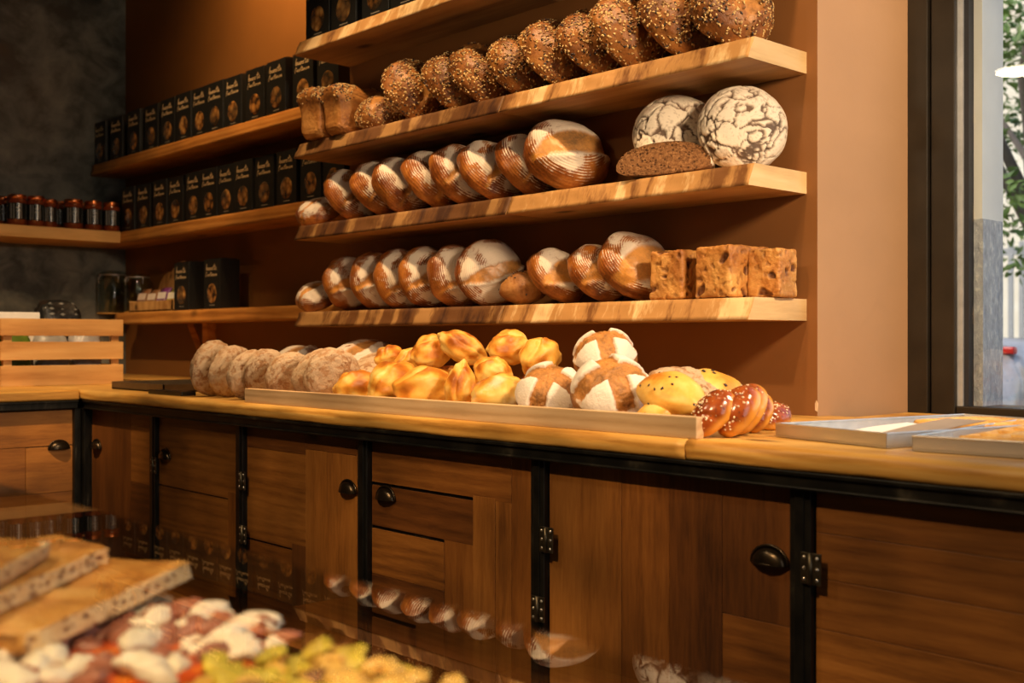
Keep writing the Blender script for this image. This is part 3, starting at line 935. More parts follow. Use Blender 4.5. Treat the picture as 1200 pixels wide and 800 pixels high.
def olive_roll(seed, a=.085, c=.042):
    D, fs, T, Ph = sphere_grid(56, 36)
    P = D * np.array([a, .055, c]) * (1 + .07 * nz(D, 1.6, seed) + .02 * nz(D, 5, seed))[:, None]
    tap = 1 - .38 * np.abs(D[:, 0]) ** 2; P[:, 1] *= tap; P[:, 2] *= tap
    dark = np.clip(.30 + .5 * nz(D, 1.5, seed + 3), 0, .55)
    def ex(m): seeds_on(P, D, 15, lambda i: D[i, 2] > -.3, (.0042, .0032, .002), [1], seed)(m)
    return bread_mesh('olive_roll', P, fs, np.stack([dark * 0, dark * 0, dark], -1), [MT['roll'], MT['seed_dark']], ex)


# ------------------------------------------------------------------ placing bread on its shelf
_vc = {}


def vsample(me):
    if me.name not in _vc:
        a = np.empty(len(me.vertices) * 3, dtype=np.float64); me.vertices.foreach_get('co', a); a = a.reshape(-1, 3); _vc[me.name] = a[::max(1, len(a) // 2500)]
    return _vc[me.name]


def axes(az, el, spin):
    """rotation taking local +Z to direction (azimuth from +x, elevation), spun about it"""
    n = Vector((math.cos(el) * math.cos(az), math.cos(el) * math.sin(az), math.sin(el)))
    return (n.to_track_quat('Z', 'Y').to_matrix() @ Matrix.Rotation(spin, 3, 'Z'))


def place(name, me, label, cat, group, R, u, vT, vB, Z=None, yf=None, yc=None, mode='L', u1=None, fit='h', smin=.5, smax=1.8):
    """rest a loaf on height Z inside its shelf, scaled and slid along until it covers the stretch seen in the photograph"""
    o = link(name, me); tag(o, label, cat, group)
    V = vsample(me) @ np.array(R).T; s = 1.0; x = on_y(u, yf if yf is not None else yc).x; z = Z if Z is not None else 1.1
    for it in range(18):
        W = V * s; W = W + np.array([x, 0, 0])
        dy = (yf - W[:, 1].min()) if yf is not None else (yc - (W[:, 1].min() + W[:, 1].max()) / 2)
        if yf is not None and Z is not None and Z > 1 and W[:, 1].max() + dy > YW - .002: dy = YW - .002 - W[:, 1].max()
        W[:, 1] += dy
        dz = (Z - W[:, 2].min()) if Z is not None else z
        W[:, 2] += dz
        U, Vv = project(W); c = W.mean(0) - np.array(EYE); dep = c @ np.array(FW)
        k = F * (RT.x * dep - (c @ np.array(RT)) * FW.x) / dep ** 2
        e = {'L': u - U.min(), 'R': u - U.max(), 'C': u - (U.min() + U.max()) / 2}[mode]
        x += e / k
        if Z is None: z += -((vT + vB) / 2 - (Vv.min() + Vv.max()) / 2) * dep / F
        if fit == 'h' and Z is None: s *= ((vB - vT) / (Vv.max() - Vv.min())) ** .9
        elif fit == 'h': s *= max(.5, (Vv.max() - vT) / (Vv.max() - Vv.min()))
        elif fit == 'w': s *= ((u1 - u) / (U.max() - U.min())) ** .9
        s = min(max(s, smin), smax)
    W = V * s
    dy = (yf - W[:, 1].min()) if yf is not None else (yc - (W[:, 1].min() + W[:, 1].max()) / 2)
    if yf is not None and Z is not None and Z > 1 and W[:, 1].max() + dy > YW - .002: dy = YW - .002 - W[:, 1].max()
    dz = (Z - W[:, 2].min()) if Z is not None else z
    o.matrix_world = Matrix.Translation((x, dy, dz)) @ R.to_4x4() @ Matrix.Scale(s, 4)
    return o


rad = math.radians
BN = [banneton(1, .35, .012, .021), banneton(2, .2, -.006, .019), banneton(3, .55, .016, .017, 1.05), banneton(4, .05, .004, .024), banneton(5, .8, -.01, .022, cross=True)]
BA = [.35, .2, .55, .05, .8]
BIG = banneton(9, 0, .018, .036, 1.0, amount=1.0)
WIDE = banneton(10, 0, .010, .021, amount=1.1)

# ---- middle shelf, ringed sourdoughs
ordw = ['first', 'second', 'third', 'fourth', 'fifth', 'sixth', 'seventh', 'eighth', 'ninth', 'tenth', 'eleventh', 'twelfth', 'thirteenth', 'fourteenth']
S3 = [(379, 198, 258), (409, 189, 252.5), (435, 184, 247), (469, 176.5, 243.5), (502, 168.5, 238), (535, 164, 231.5), (579.6, 156.7, 225)]
yf = YF + .006
place('sourdough_loaf', BN[2], 'small flour-dusted sourdough lying flat at the far end of the shelf below the seeded loaves', 'bread', 'ringed sourdoughs on the third shelf down',
      axes(rad(-70), rad(62), .6), 346, 231, 264.5, H3, yf)
for i, (u, a, b) in enumerate(S3):
    place('sourdough_loaf', BN[i % 5], f'leaning flour-ringed sourdough, {ordw[i]} after the flat one, third shelf down', 'bread', 'ringed sourdoughs on the third shelf down',
          axes(rad(8 - 3 * (i % 3)), rad(36 + 4 * (i % 2)), rad(30 + 8 * ((i * 5) % 4)) - BA[i % 5]), u, a, b, H3, yf)
place('sourdough_loaf', BIG, 'largest ringed sourdough with a wide golden burst, next to the half rye loaf', 'bread', 'ringed sourdoughs on the third shelf down',
      axes(rad(-18), rad(40), rad(2)), 613, 139.5, 220, H3, yf)
# ---- crackled rye loaves
CR = [crackle(1), crackle(4)]
place('crackled_rye_loaf', CR[0], 'white crackled rye loaf standing behind the cut half loaf', 'bread', 'crackled rye loaves', axes(rad(-44), rad(14), 1.0), 741, 111, 199, H3, yf=YF + .12)
place('crackled_rye_loaf', CR[1], 'big white crackled rye loaf at the window end of its shelf', 'bread', 'crackled rye loaves', axes(rad(-44), rad(14), 2.2), 817, 101, 191.5, H3, yf=YF + .06)
place('half_rye_loaf', crackle(7, True), 'cut half rye loaf showing its brown crumb', 'bread', None, Matrix.Rotation(rad(14), 3, 'Z') @ Matrix.Rotation(rad(-6), 3, 'X'), 722, 165, 207, H3, yf=YF - .004)

# ---- lowest shelf
S2 = [(377, 300, 361), (409.5, 294, 360.5), (437, 290.5, 360), (466, 288, 359.5), (500, 286, 359)]
place('sourdough_loaf', BN[3], 'small ringed sourdough lying flat at the far end of the lowest bread shelf', 'bread', 'ringed sourdoughs on the lowest shelf', axes(rad(-60), rad(55), .9), 346, 329, 363.5, H2, yf)
for i, (u, a, b) in enumerate(S2):
    place('sourdough_loaf', BN[(i + 3) % 5] if i != 3 else BN[0], f'upright ringed sourdough, {ordw[i]} after the flat one, lowest bread shelf', 'bread', 'ringed sourdoughs on the lowest shelf',
          axes(rad(-6 - 2 * (i % 2)), rad(15), rad(20 + 5 * (i % 3)) - BA[(i + 3) % 5 if i != 3 else 0]), u, a, b, H2, yf)
place('sourdough_loaf', WIDE, 'broad floury sourdough with a golden band, facing out beside the small dark loaf', 'bread', 'ringed sourdoughs on the lowest shelf', axes(rad(-26), rad(10), rad(18)), 532, 280, 357.5, H2, yf)
RLM = olive_roll(21, .08, .05); RLM.materials[0] = MT['bake']
place('small_raisin_loaf', RLM, 'small dark raisin loaf wedged low between two sourdoughs', 'bread', None, axes(rad(-60), rad(70), rad(25)), 584, 317, 357, H2, yf)
DS = [banneton(31, 0, .030, .045, amount=1.1), banneton(32, 0, .028, .042, amount=1.0), banneton(33, 0, .034, .05, amount=1.1)]
for i, (u, a, b, lab) in enumerate(((617, 290, 353, 'leaning sourdough with a floury cap, just right of the small dark raisin loaf'), (664.5, 286, 351, 'leaning sourdough squeezed behind the floury capped loaf by the raisin blocks'),
                                    (700, 271, 349.5, 'floury capped sourdough leaning beside the raisin blocks'))):
    place('sourdough_loaf', DS[i], lab, 'bread', 'floury capped sourdoughs on the lowest shelf', axes(rad(4 - 9 * i), rad(40), rad(6 + 4 * i)), u, a, b, H2, yf)
for i, (u0, u1, a, b, yy, dims, lab) in enumerate(((761, 825, 292, 350, YF + .02, (.046, .050, .055), 'square raisin bread block nearest the leaning sourdough'),
                                                  (823, 902, 286, 349, YF + .014, (.050, .070, .057), 'largest raisin bread block, in the middle of the three'),
                                                  (900, 934, 290, 348, YF + .075, (.042, .04, .055), 'raisin bread block at the window end of the lowest shelf'))):
    place('raisin_block', block(41 + i, *dims), lab, 'bread', 'raisin bread blocks', Matrix.Rotation(rad((2, -3, 4)[i]), 3, 'Z'), u1 if i else u0, a, b, H2, yy, mode='R' if i else 'L')

# ---- seeded loaves
SD = [seeded(1, .5), seeded(2, .25), seeded(3, .75), seeded(4, .4, off=-.012)]
TN = [tin(1), tin(2)]
place('seeded_tin_loaf', TN[0], 'seeded tin loaf at the far end of its shelf', 'bread', 'seeded tin loaves', Matrix.Rotation(rad(97), 3, 'Z'), 347.5, 101, 164, H4, YF + .01)
place('seeded_tin_loaf', TN[1], 'second seeded tin loaf, with a dark split top', 'bread', 'seeded tin loaves', Matrix.Rotation(rad(86), 3, 'Z'), 375, 97, 157, H4, YF + .012)
place('seeded_loaf', SD[0], 'low dark seeded loaf lying between the tin loaves and the leaning row', 'bread', 'seeded round loaves', axes(rad(-60), rad(66), 1.0), 415, 109, 146, H4, yf)
S4 = [(446, 68, 132), (493, 59.4, 124.5), (523, 49, 114.5), (569.5, 39.5, 106), (604, 21, 98), (649, 9, 86), (688.7, -8, 76), (746, -20, 63)]
for i, (u, a, b) in enumerate(S4):
    place('seeded_loaf', SD[(i * 3 + 1) % 4], f'brown seeded round loaf, {ordw[i]} of the leaning row counted from the tin loaves', 'bread', 'seeded round loaves',
          axes(rad(6 - 4 * (i % 2)), rad(34 + 4 * (i % 3)), rad(40 + 22 * (i % 3))), u, a, b, H4, yf)
place('seeded_loaf', SD[2], 'broad seeded loaf facing out at the window end of its shelf', 'bread', 'seeded round loaves', axes(rad(-24), rad(40), rad(40)), 806, -30, 49, H4, yf)

# ---- worktop: batten and breads behind it
p0 = on_z(283, 471.5, ZC); p1 = on_z(822, 514, ZC)
o = MB().box(p0.x, p1.x, YC + .014, YC + .036, ZC, ZC + .040, 0, .0015).build('wooden_batten', MT['batten'])
tag(o, 'long pale wooden batten along the worktop edge holding back the bread', 'batten')
yb = YC + .045
DU = [dusty(1), dusty(2, 1.08), dusty(3), dusty(4, 1.1)]
dl = [(222, 398, 462, 18, -8, 'dusty flat loaf leaning at the corner end of the row, clear of the batten'), (243, 404, 464, 16, -10, 'second dusty flat loaf from the corner, resting against the first'),
      (265, 409, 465.5, 8, -20, 'third dusty flat loaf from the corner, just before the batten starts'), (285, 408.5, 463, -6, -22, 'dusty flat loaf leaning at the start of the batten'),
      (310, 412, 464, -8, -20, 'dusty flat loaf, second behind the batten'), (341, 408, 467, -8, -18, 'tan dusty loaf half hidden behind the broadest dusty loaf'), (355, 406.5, 469, -24, -12, 'broadest dusty loaf, facing out beside the golden rolls')]
for i, (u, a, b, az, el, lab) in enumerate(dl):
    place('dusty_loaf', DU[i % 4], lab, 'bread', 'dusty flat loaves', axes(rad(az), rad(el), rad(40 * i)), u, a, b, ZC, yf=(YC + .03 if i < 3 else yb) + .012 * (i % 2))
for u, a, b, y, lab in ((311, 404, 440, 2.12, 'dim brown loaf lying behind the dusty loaves near the corner'), (378, 397, 440, 2.12, 'dim round loaf behind the broad dusty loaf'), (403, 409, 455, 2.02, 'dim floury loaf between the dusty loaves and the golden rolls'), (424, 410, 450, 2.13, 'dark loaf in the shade behind the first golden rolls')):
    place('brown_loaf', DU[(int(u)) % 4] if u in (403,) else BN[int(u) % 5], lab, 'bread', 'dim loaves at the back of the worktop', axes(rad(-60), rad(60), 1.0), u, a, b, ZC, yc=y)
RL = [roll(1, .07, .058, .054), roll(2, .066, .058, .056, .3), roll(3, .07, .056, .054, .2), roll(4, .06, .055, .05, .12), roll(5, .09, .05, .046, .35), roll(6, .068, .055, .052, .2, flour=1)]
rl = [  # left u, right u, vT, vB, y centre, mesh, az, el, spin, label
    (403, 441, 433, 462, 1.70, 3, -40, 80, .3, 'small round golden roll beside the broad dusty loaf'),
    (440, 481, 423, 466, 1.70, 1, -60, 60, 1.2, 'pointed golden roll in the front row, second from the dusty loaf'),
    (479, 520, 428, 467, 1.70, 2, -50, 70, .2, 'creased yellow roll in the front row with a pointed end'),
    (518, 560, 420, 470, 1.70, 4, -40, 12, 1.5, 'tall pale yellow roll standing in the front row'),
    (566, 613, 436, 472, 1.70, 5, -50, 74, .4, 'flour-dusted yellow roll beside the cross-cut loaf'),
    (440, 474, 403.5, 434, 1.84, 3, -60, 75, 1.4, 'round browned roll topping the pile near the dusty loaves'),
    (468, 493, 407, 440, 1.86, 2, -50, 50, .8, 'dull gold roll peeping out between two brighter ones'),
    (484, 527, 390.5, 431, 1.82, 0, -45, 55, .6, 'big peaked golden roll on top of the pile'),
    (521, 563, 386, 428, 1.84, 4, -30, 40, 2.5, 'long golden roll with a knobbed tip, reaching up to the shelf'),
    (556, 600, 417, 458, 1.78, 1, -40, 60, 2.6, 'yellow roll with a pale split, behind the flour-dusted roll'),
    (567, 626, 385.5, 428, 1.86, 0, -50, 62, .2, 'plump golden roll high on the pile with a shiny bulge'),
    (604, 662, 395, 442, 1.86, 2, -40, 60, .9, 'orange brown roll leaning behind the first cross-cut loaf'),
]
for (u, u1, a, b, y, k, az, el, sp, lab) in rl:
    up = y > 1.75
    place('golden_roll', RL[k], lab, 'bread roll', 'golden rolls', axes(rad(az), rad(el), sp), (u + u1) / 2, a, b, None if up else ZC, yc=y, mode='C')
for u, v, y, k, lab in ((492, 462, 1.80, 3, 'shaded roll under the pile behind the creased yellow roll'), (575, 458, 1.84, 3, 'reddish roll low in the gap beside the tall pale roll'), (640, 452, 1.95, 1, 'roll low in the gap before the first cross-cut loaf'), (455, 452, 1.86, 2, 'shaded roll at the foot of the pile near the dusty loaves'), (520, 452, 1.86, 1, 'shaded roll at the foot of the pile behind the tall pale roll')):
    place('golden_roll', RL[k], lab, 'bread roll', 'golden rolls', axes(rad(-50), rad(80), v), u, v - 24, v + 10, ZC, yc=y, mode='C')
CX = [cross_loaf(1), cross_loaf(2), cross_loaf(3)]
place('cross_cut_loaf', CX[0], 'brown round loaf with a floury cross cut, in front beside the flour-dusted roll', 'bread', 'cross-cut floury loaves', axes(rad(-52), rad(52), rad(70)), 603, 423, 478, ZC, yb)
place('cross_cut_loaf', CX[1], 'largest cross-cut loaf, at the front beneath the stacked one', 'bread', 'cross-cut floury loaves', axes(rad(-44), rad(50), rad(20)), 668, 414, 483, ZC, yb)
place('cross_cut_loaf', CX[2], 'cross-cut loaf stacked on top behind the two others', 'bread', 'cross-cut floury loaves', axes(rad(-60), rad(62), rad(110)), 671, 384, 446, None, yc=1.90)
place('cross_cut_loaf', CX[0], 'shaded round loaf underneath the stacked cross-cut loaf', 'bread', 'cross-cut floury loaves', axes(rad(-60), rad(80), rad(40)), 668, 424, 474, ZC, yc=1.95)
place('grey_loaf', DU[0], 'grey dusty loaf peeping out behind the largest cross-cut loaf', 'bread', None, axes(rad(-50), rad(60), .4), 742, 429, 470, ZC, yc=1.86)
OL = [olive_roll(1, .09), olive_roll(2, .07, .046)]
place('olive_roll', OL[0], 'pale yellow olive roll leaning in front beside the glazed buns', 'bread roll', 'olive rolls', axes(rad(-70), rad(60), rad(-28)), 787, 434.5, 478, ZC + .025, yc=1.70, mode='C')
place('olive_roll', OL[1], 'orange olive roll behind the pale yellow one', 'bread roll', 'olive rolls', axes(rad(-50), rad(70), .5), 827, 431.5, 468, ZC, yc=1.93, mode='C')
place('olive_roll', OL[1], 'flat orange roll tucked low behind the batten end', 'bread roll', 'olive rolls', axes(rad(-60), rad(85), .1), 775, 467, 492, ZC, yc=1.672, mode='C')
BU = [bun(1), bun(2), bun(3)]
bl = [(815, 864, 455, 508.5, 1.665, -108, 40, 'glazed seeded bun nearest the batten end, first of the leaning row'), (843, 892, 450, 505, 1.70, -106, 38, 'glazed seeded bun, second of the leaning row'),
      (868, 900, 449, 501, 1.75, -104, 36, 'glazed seeded bun, third of the leaning row'), (884, 907, 458, 497, 1.81, -100, 34, 'glazed seeded bun, fourth and slimmest of the leaning row')]
for i, (u, u1, a, b, y, az, el, lab) in enumerate(bl):
    place('glazed_bun', BU[i % 3], lab, 'bun', 'glazed plaited buns', axes(rad(az), rad(el), rad(78 + 9 * i)), u1, a, b, ZC, yc=y, mode='R')
place('glazed_bun', BU[1], 'glazed seeded bun lying flat at the end nearest the metal trays', 'bun', 'glazed plaited buns', axes(rad(-40), rad(70), .7), 928, 470, 500, ZC, yc=1.90, mode='R')
p = on_z(890, 503, ZC); m = MB(); m.add([Vector(q) * .004 for q in OCT[0]], OCT[1], 0, True)
bb = bmesh.new(); bmesh.ops.create_icosphere(bb, subdivisions=2, radius=.005)
for q in bb.verts: q.co *= 1 + .25 * mn.noise(q.co * 300); q.co.z *= .7
o = MB().bm(bb, 0, None, True).build('olive_crumb', MT['seed_dark'], None, (p.x, p.y, ZC + .003)); tag(o, 'dark olive crumb fallen on the worktop before the buns', 'crumb')

# ------------------------------------------------------------------ black biscuit boxes
BW, BD, BH = .145, .095, .218
GL = {'b': [[(.1, 1.7), (0, .6), (.05, .05), (.3, 0), (.5, .3), (.4, .62), (.15, .55), (.05, .3)]], 'u': [[(0, .65), (0, .2), (.18, 0), (.4, .2), (.45, .65), (.45, .15), (.6, .05)]],
      'o': [[(.35, .62), (.1, .6), (0, .3), (.15, 0), (.4, .1), (.45, .42), (.3, .62), (.6, .5)]], 's': [[(.45, .62), (.15, .6), (.1, .4), (.42, .28), (.4, .05), (.05, 0)]],
      't': [[(.35, 1.6), (.22, .3), (.3, 0), (.5, .08)], [(-.05, .95), (.75, 1.1)]], 'a': [[(.4, .6), (.12, .6), (0, .25), (.15, 0), (.4, .2), (.45, .6), (.42, .1), (.62, .02)]],
      'l': [[(.15, 1.5), (.0, .1), (-.05, -.35)]], "'": [[(.1, 1.5), (.02, 1.15)]], 'e': [[(.05, .3), (.4, .42), (.3, .65), (.08, .5), (.05, .15), (.25, 0), (.5, .15)]], 'n': [[(0, .65), (.02, 0), (.05, .4), (.3, .62), (.42, .4), (.42, .05), (.58, 0)]]}


def script(m, word, x, z, h, width, thick, mat=0, slant=.18):
    adv = {"'": .28, 'l': .3}; tot = sum(adv.get(c, .66) for c in word); sx = width / tot; cx = x
    for c in word:
        for st in GL[c]: m.ribbon([(cx + px_ * sx + slant * pz_ * h, z + pz_ * h) for px_, pz_ in st], thick, Matrix.Translation((0, -.0008, 0)), mat)
        cx += adv.get(c, .66) * sx
    return m


def carton_mesh():
    m = MB(); m.box(0, BW, 0, BD, 0, BH, 0, .0012); m.box(.003, BW - .003, .012, BD - .012, BH, BH + .004, 0, .001); return m.mesh('carton', MT['carton'])


def window_mesh():
    m = MB(); P = [(BW / 2, -.0012, BH * .315)]; n = 40; r = .043
    for rr, dy in ((.5, -.003), (.9, -.0022), (1.0, -.0006)):
        P += [(BW / 2 + r * rr * .98 * math.cos(2 * PI * i / n), dy, BH * .315 + r * rr * math.sin(2 * PI * i / n)) for i in range(n)]
    fs = [(0, 1 + i, 1 + (i + 1) % n) for i in range(n)]
    for k in range(2): fs += [(1 + k * n + i, 1 + (k + 1) * n + i, 1 + (k + 1) * n + (i + 1) % n, 1 + k * n + (i + 1) % n) for i in range(n)]
    m.add(P, fs, 0, True); return m.mesh('window', MT['bisc'])


def letter_mesh():
    m = MB(); script(m, 'buosta', .022, BH * .785, .0155, .094, .0030); script(m, "l'estense", .018, BH * .665, .0115, .104, .0024); return m.mesh('lettering', MT['ink'])


def caption_mesh():
    m = MB(); rg = random.Random(3); x = .052
    while x < .098: w = rg.uniform(.003, .006); m.ribbon([(x, .017), (x + w, .017 + rg.uniform(-.001, .001))], .0032, Matrix.Translation((0, -.0006, 0))); x += w + .0022
    return m.mesh('caption', MT['ink_dim'])


CM, WM, LM, PM = carton_mesh(), window_mesh(), letter_mesh(), caption_mesh()


def biscuit_box(x, y, z, label, group, rz=0):
    t = thing('biscuit_box', label, 'box', (x, y, z), rz, group)
    link('carton', CM, t); link('window', WM, t); link('lettering', LM, t); link('caption', PM, t)
    return t


def box_rows(us, Z, y, where, group):
    prev = -9
    for i, u in enumerate(us):
        yy = y + (.0, .006, .002, .009, .004)[i % 5]
        x = on_y(u, yy).x
        if x < prev + BW + .001: x = prev + BW + .001
        prev = x
        biscuit_box(x, yy, Z, f'black script-printed box, {ordw[i]} from the {where}', group, rad((0, .6, -.5, .3)[i % 4]))


box_rows([110, 129, 149, 169, 188, 206, 221, 240, 263, 288, 312.5, 343, 371.5], ZU, YB + .018, 'black wall on the upper recess shelf', 'biscuit boxes on the upper recess shelf')
box_rows([142.5, 160, 179, 197, 217.5, 235, 254, 274.5, 299, 324, 352, 374], ZL, YB + .018, 'jars on the middle recess shelf', 'biscuit boxes on the middle recess shelf')
for i, u in enumerate((358.5, 388, 424, 458)):
    y = YF + .03; biscuit_box(on_y(u, y).x, y, H5, f'black box cut off by the picture top, {ordw[i]} from the recess end', 'biscuit boxes on the top bread shelf')
for u, lab in ((204, 'black biscuit box on the lowest recess shelf, in front of the round boards'), (239, 'dim black biscuit box on the lowest recess shelf, in the shade')):
    biscuit_box(on_y(u, YB + .02).x, YB + .02, ZB, lab, 'biscuit boxes on the lowest recess shelf')

# ------------------------------------------------------------------ jars of preserve
def jar_proto(label, loc, h, r, group):
    t = thing('preserve_jar', label, 'jar', loc, 0, group)
    MB().lathe([(0, 0), (r * .9, 0), (r, .004), (r, h * .78), (r * .97, h * .83), (r * .88, h * .87), (r * .88, h * .9), (0, h * .9)], 28).build('glass_body', MT['preserve'], t)
    MB().lathe([(r * .88, h * .87), (r * .955, h * .87), (r * .96, h * .985), (r * .9, h), (0, h)], 28).build('lid', MT['copper'], t)
    a0 = -PI * .95; m = MB(); m.lathe([(r + .0006, h * .2), (r + .0006, h * .72)], 30, 0, None, True, a0, a0 + PI * 1.6)
    for k, a in enumerate((-.95, -.62, -.12, .12)): m.lathe([(r + .0012, h * .22), (r + .0012, h * .70)], 6, 1, None, True, a - .07, a + (.12 if k == 0 else .03))
    for z in (.45, .56): m.lathe([(r + .0012, h * z), (r + .0012, h * (z + .025))], 8, 2, None, True, -.45, .0)
    m.build('label_band', [MT['label'], MT['silver'], MT['ink_dim']], t)
    return t


jl = [(9, 31, 0, 'tall copper lidded jar, outermost full one on the honey shelf'), (32, 52, 0, 'tall copper lidded jar beside the shorter one'), (51, 66, .0, 'slightly smaller jar pushed forward between taller jars'),
      (75, 97, 0, 'copper lidded jar after the gap with a dark jar behind'), (99, 119, 0, 'copper lidded jar, second from the recess corner'), (120.5, 140, 0, 'copper lidded jar standing next to the first black box')]
gx = []
for i, (u0, u1, dy, lab) in enumerate(jl):
    X = XJ - .065 if i != 2 else XJ - .05
    p = on_x((u0 + u1) / 2, X); a, bq = on_x(u0, X), on_x(u1, X)
    d = (p - EYE).dot(FW); r = (u1 - u0) / 2 * d / F
    jar_proto(lab, (p.x, p.y, ZL), .146 if i != 2 else .135, min(r, .045), 'copper lidded jars on the honey shelf')
for u, lab in ((3, 'dim jar cut off by the picture edge, behind the outermost full jar'), (70.5, 'dark jar standing in the gap behind the front row'), (97.5, 'jar in the back row showing only a sliver of lid')):
    p = on_x(u, XJ - .19); jar_proto(lab, (p.x, p.y, ZL), .146, .041, 'copper lidded jars on the honey shelf')


# ------------------------------------------------------------------ lowest recess shelf
def clip_jar(u, r, h, lab, yy):
    p = on_y(u, yy); t = thing('storage_jar', lab, 'jar', (p.x, yy, ZB), 0, 'glass storage jars')
    MB().lathe([(0, .004), (r * .92, .004), (r, .014), (r, h * .74), (r * .82, h * .86), (r * .82, h * .9), (r * .79, h * .9), (r * .79, h * .86), (r * .96, h * .73), (r * .96, .016), (0, .01)], 30).build('glass_body', MT['jarglass'], t)
    MB().lathe([(0, h), (r * .6, h * .99), (r * .86, h * .95), (r * .86, h * .91), (0, h * .91)], 30).build('lid', MT['jarglass'], t)
    m = MB(); m.lathe([(r * .86, h * .885), (r * .9, h * .895), (r * .86, h * .905)], 30); m.tube([(r * .9, -.004, h * .9), (r * 1.02, -.004, h * .84), (r * .95, -.004, h * .72)], .003, 6); m.tube([(0, -r * .9, h * .9), (0, -r * 1.03, h * .82), (0, -r, h * .7)], .003, 6)
    m.build('wire_clip', MT['alu'], t)
    MB().lathe([(0, 0), (r * 1.05, 0), (r * 1.05, .005), (0, .005)], 30).build('base_ring', MT['pastry'], t)
    return t


yj = YB + .09
clip_jar(132.5, .075, .225, 'empty clip-top glass jar at the end of the lowest recess shelf', yj)
clip_jar(162, .066, .20, 'glass jar half hidden behind the biscuit packets', yj + .015)
pa, pb = on_y(152, YB + .015), on_y(202, YB + .015); Wt = pb.x - pa.x
t = thing('display_tray', 'small wooden tray holding biscuit packets on the lowest recess shelf', 'tray', (pa.x, YB + .012, ZB))
m = MB(); m.box(.0, Wt, 0, .008, 0, .05, 0, .001); m.box(0, Wt, .1, .108, 0, .06, 0, .001); m.box(0, .008, 0, .108, 0, .055, 0, .001); m.box(Wt - .008, Wt, 0, .108, 0, .055, 0, .001); m.box(0, Wt, 0, .108, 0, .008, 0)
m.build('tray_body', MT['crate'], t)
pk = [((.78, .66, .58), (.30, .13, .05), 'brown biscuit packet with a pale label, first in the small tray'), ((.78, .68, .6), (.33, .15, .06), 'brown biscuit packet with a pale label, second in the small tray'),
      ((.80, .76, .74), (.22, .05, .25), 'purple and white packet in the small tray'), ((.80, .78, .68), (.36, .36, .06), 'green and white packet in the small tray')]
for i, (c, e, lab) in enumerate(pk):
    t = thing('biscuit_packet', lab, 'packet', (pa.x + Wt * (.05 + .235 * i), YB + .05, ZB + .012), 0, 'packets in the small tray')
    w = Wt * .20; h = .105 - .006 * (i % 2); Mx = Matrix.Rotation(rad(-14), 4, 'X')
    b = MB()
    n = 8; P = []
    for j in range(n + 1):
        z = h * j / n; q = math.sin(PI * min(1, max(0, j / n))) ** .5
        P += [(0, -.012 * q, z), (w / 2, -.018 * q, z), (w, -.012 * q, z), (w, .012 * q, z), (w / 2, .018 * q, z), (0, .012 * q, z)]
    fs = [(j * 6 + k, j * 6 + (k + 1) % 6, (j + 1) * 6 + (k + 1) % 6, (j + 1) * 6 + k) for j in range(n) for k in range(6)]
    b.add([Mx @ Vector(p) for p in P], fs, 0, True); b.build('pouch', plain(f'packet_{i}', e, .35, 0, .5), t)
    b = MB(); b.box(.004, w - .004, -.0205, -.0185, h * .12, h * .74, 0, 0, Mx); b.build('label', plain(f'packet_label_{i}', c, .6), t)
    b = MB(); b.box(.004, w - .004, -.022, -.0205, h * .36, h * .42, 0, 0, Mx); b.build('stripe', plain(f'packet_stripe_{i}', e, .5), t)
for u, v, r, y, lab in ((211, 322, .122, YB + .125, 'round wooden board leaning in the recess behind a black box'), (197, 330, .10, YB + .155, 'second round board, mostly hidden behind the first')):
    p = on_y(u, y, v); o = MB().lathe([(0, -.007), (r * .98, -.007), (r, -.003), (r, .004), (r * .98, .007), (0, .007)], 48, 0, Matrix.Rotation(rad(90 - 8), 4, 'X')).build('round_board', MT['crate'])
    o.location = (p.x, y, ZB + r * math.cos(rad(8)) + .001); tag(o, lab, 'board', 'round boards')

# ------------------------------------------------------------------ crate and its contents
XK = on_z(145, 449, ZC).x
q0 = on_x(1, XK).y; q1 = on_x(144.5, XK).y; zt = on_x(144, XK, 374.5).z - ZC; L = q1 - q0; Dp = .36
t = thing('wooden_crate', 'slatted pine crate on the worktop by the black wall', 'crate', (XK, q0, ZC))
rows = [(0, .30), (.385, .655), (.745, 1.0)]
mm = MB()
for a, b in rows: mm.box(-.012, 0, 0, L, zt * a, zt * b, 0, .0012)
mm.build('front_panel', MT['crate'], t)
mm = MB()
for a, b in rows: mm.box(-Dp, -Dp + .012, 0, L, zt * a, zt * b, 0, .0012)
mm.build('back_panel', MT['crate'], t)
for y_ in (0, L - .012):
    mm = MB()
    for a, b in rows: mm.box(-Dp + .013, -.013, y_, y_ + .012, zt * a, zt * b, 0, .0012)
    mm.build('end_panel', MT['crate'], t)
for x_ in (-.035, -Dp + .013):
    for y_ in (.013, L - .045): MB().box(x_, x_ + .022, y_, y_ + .032, .001, zt * .995, 0, .001).build('corner_post', MT['crate'], t)
MB().box(-Dp + .014, -.014, .014, L - .014, .004, .014, 0).build('bottom_panel', MT['crate'], t)


def bag(w, d, h, seed, e=.6):
    D, fs, T, Ph = sphere_grid(28, 20); f = lambda v, e: np.sign(v) * np.abs(v) ** e
    P = np.stack([f(D[:, 0], e) * w / 2, f(D[:, 1], e) * d / 2, f(D[:, 2], e * 1.1) * h / 2 + h / 2], -1); P *= (1 + .10 * nz(D, 2.5, seed))[:, None] ; P = P + D * (.006 * nz(D, 7, seed))[:, None]
    m = MB(); m.add(P, fs, 0, True); return m


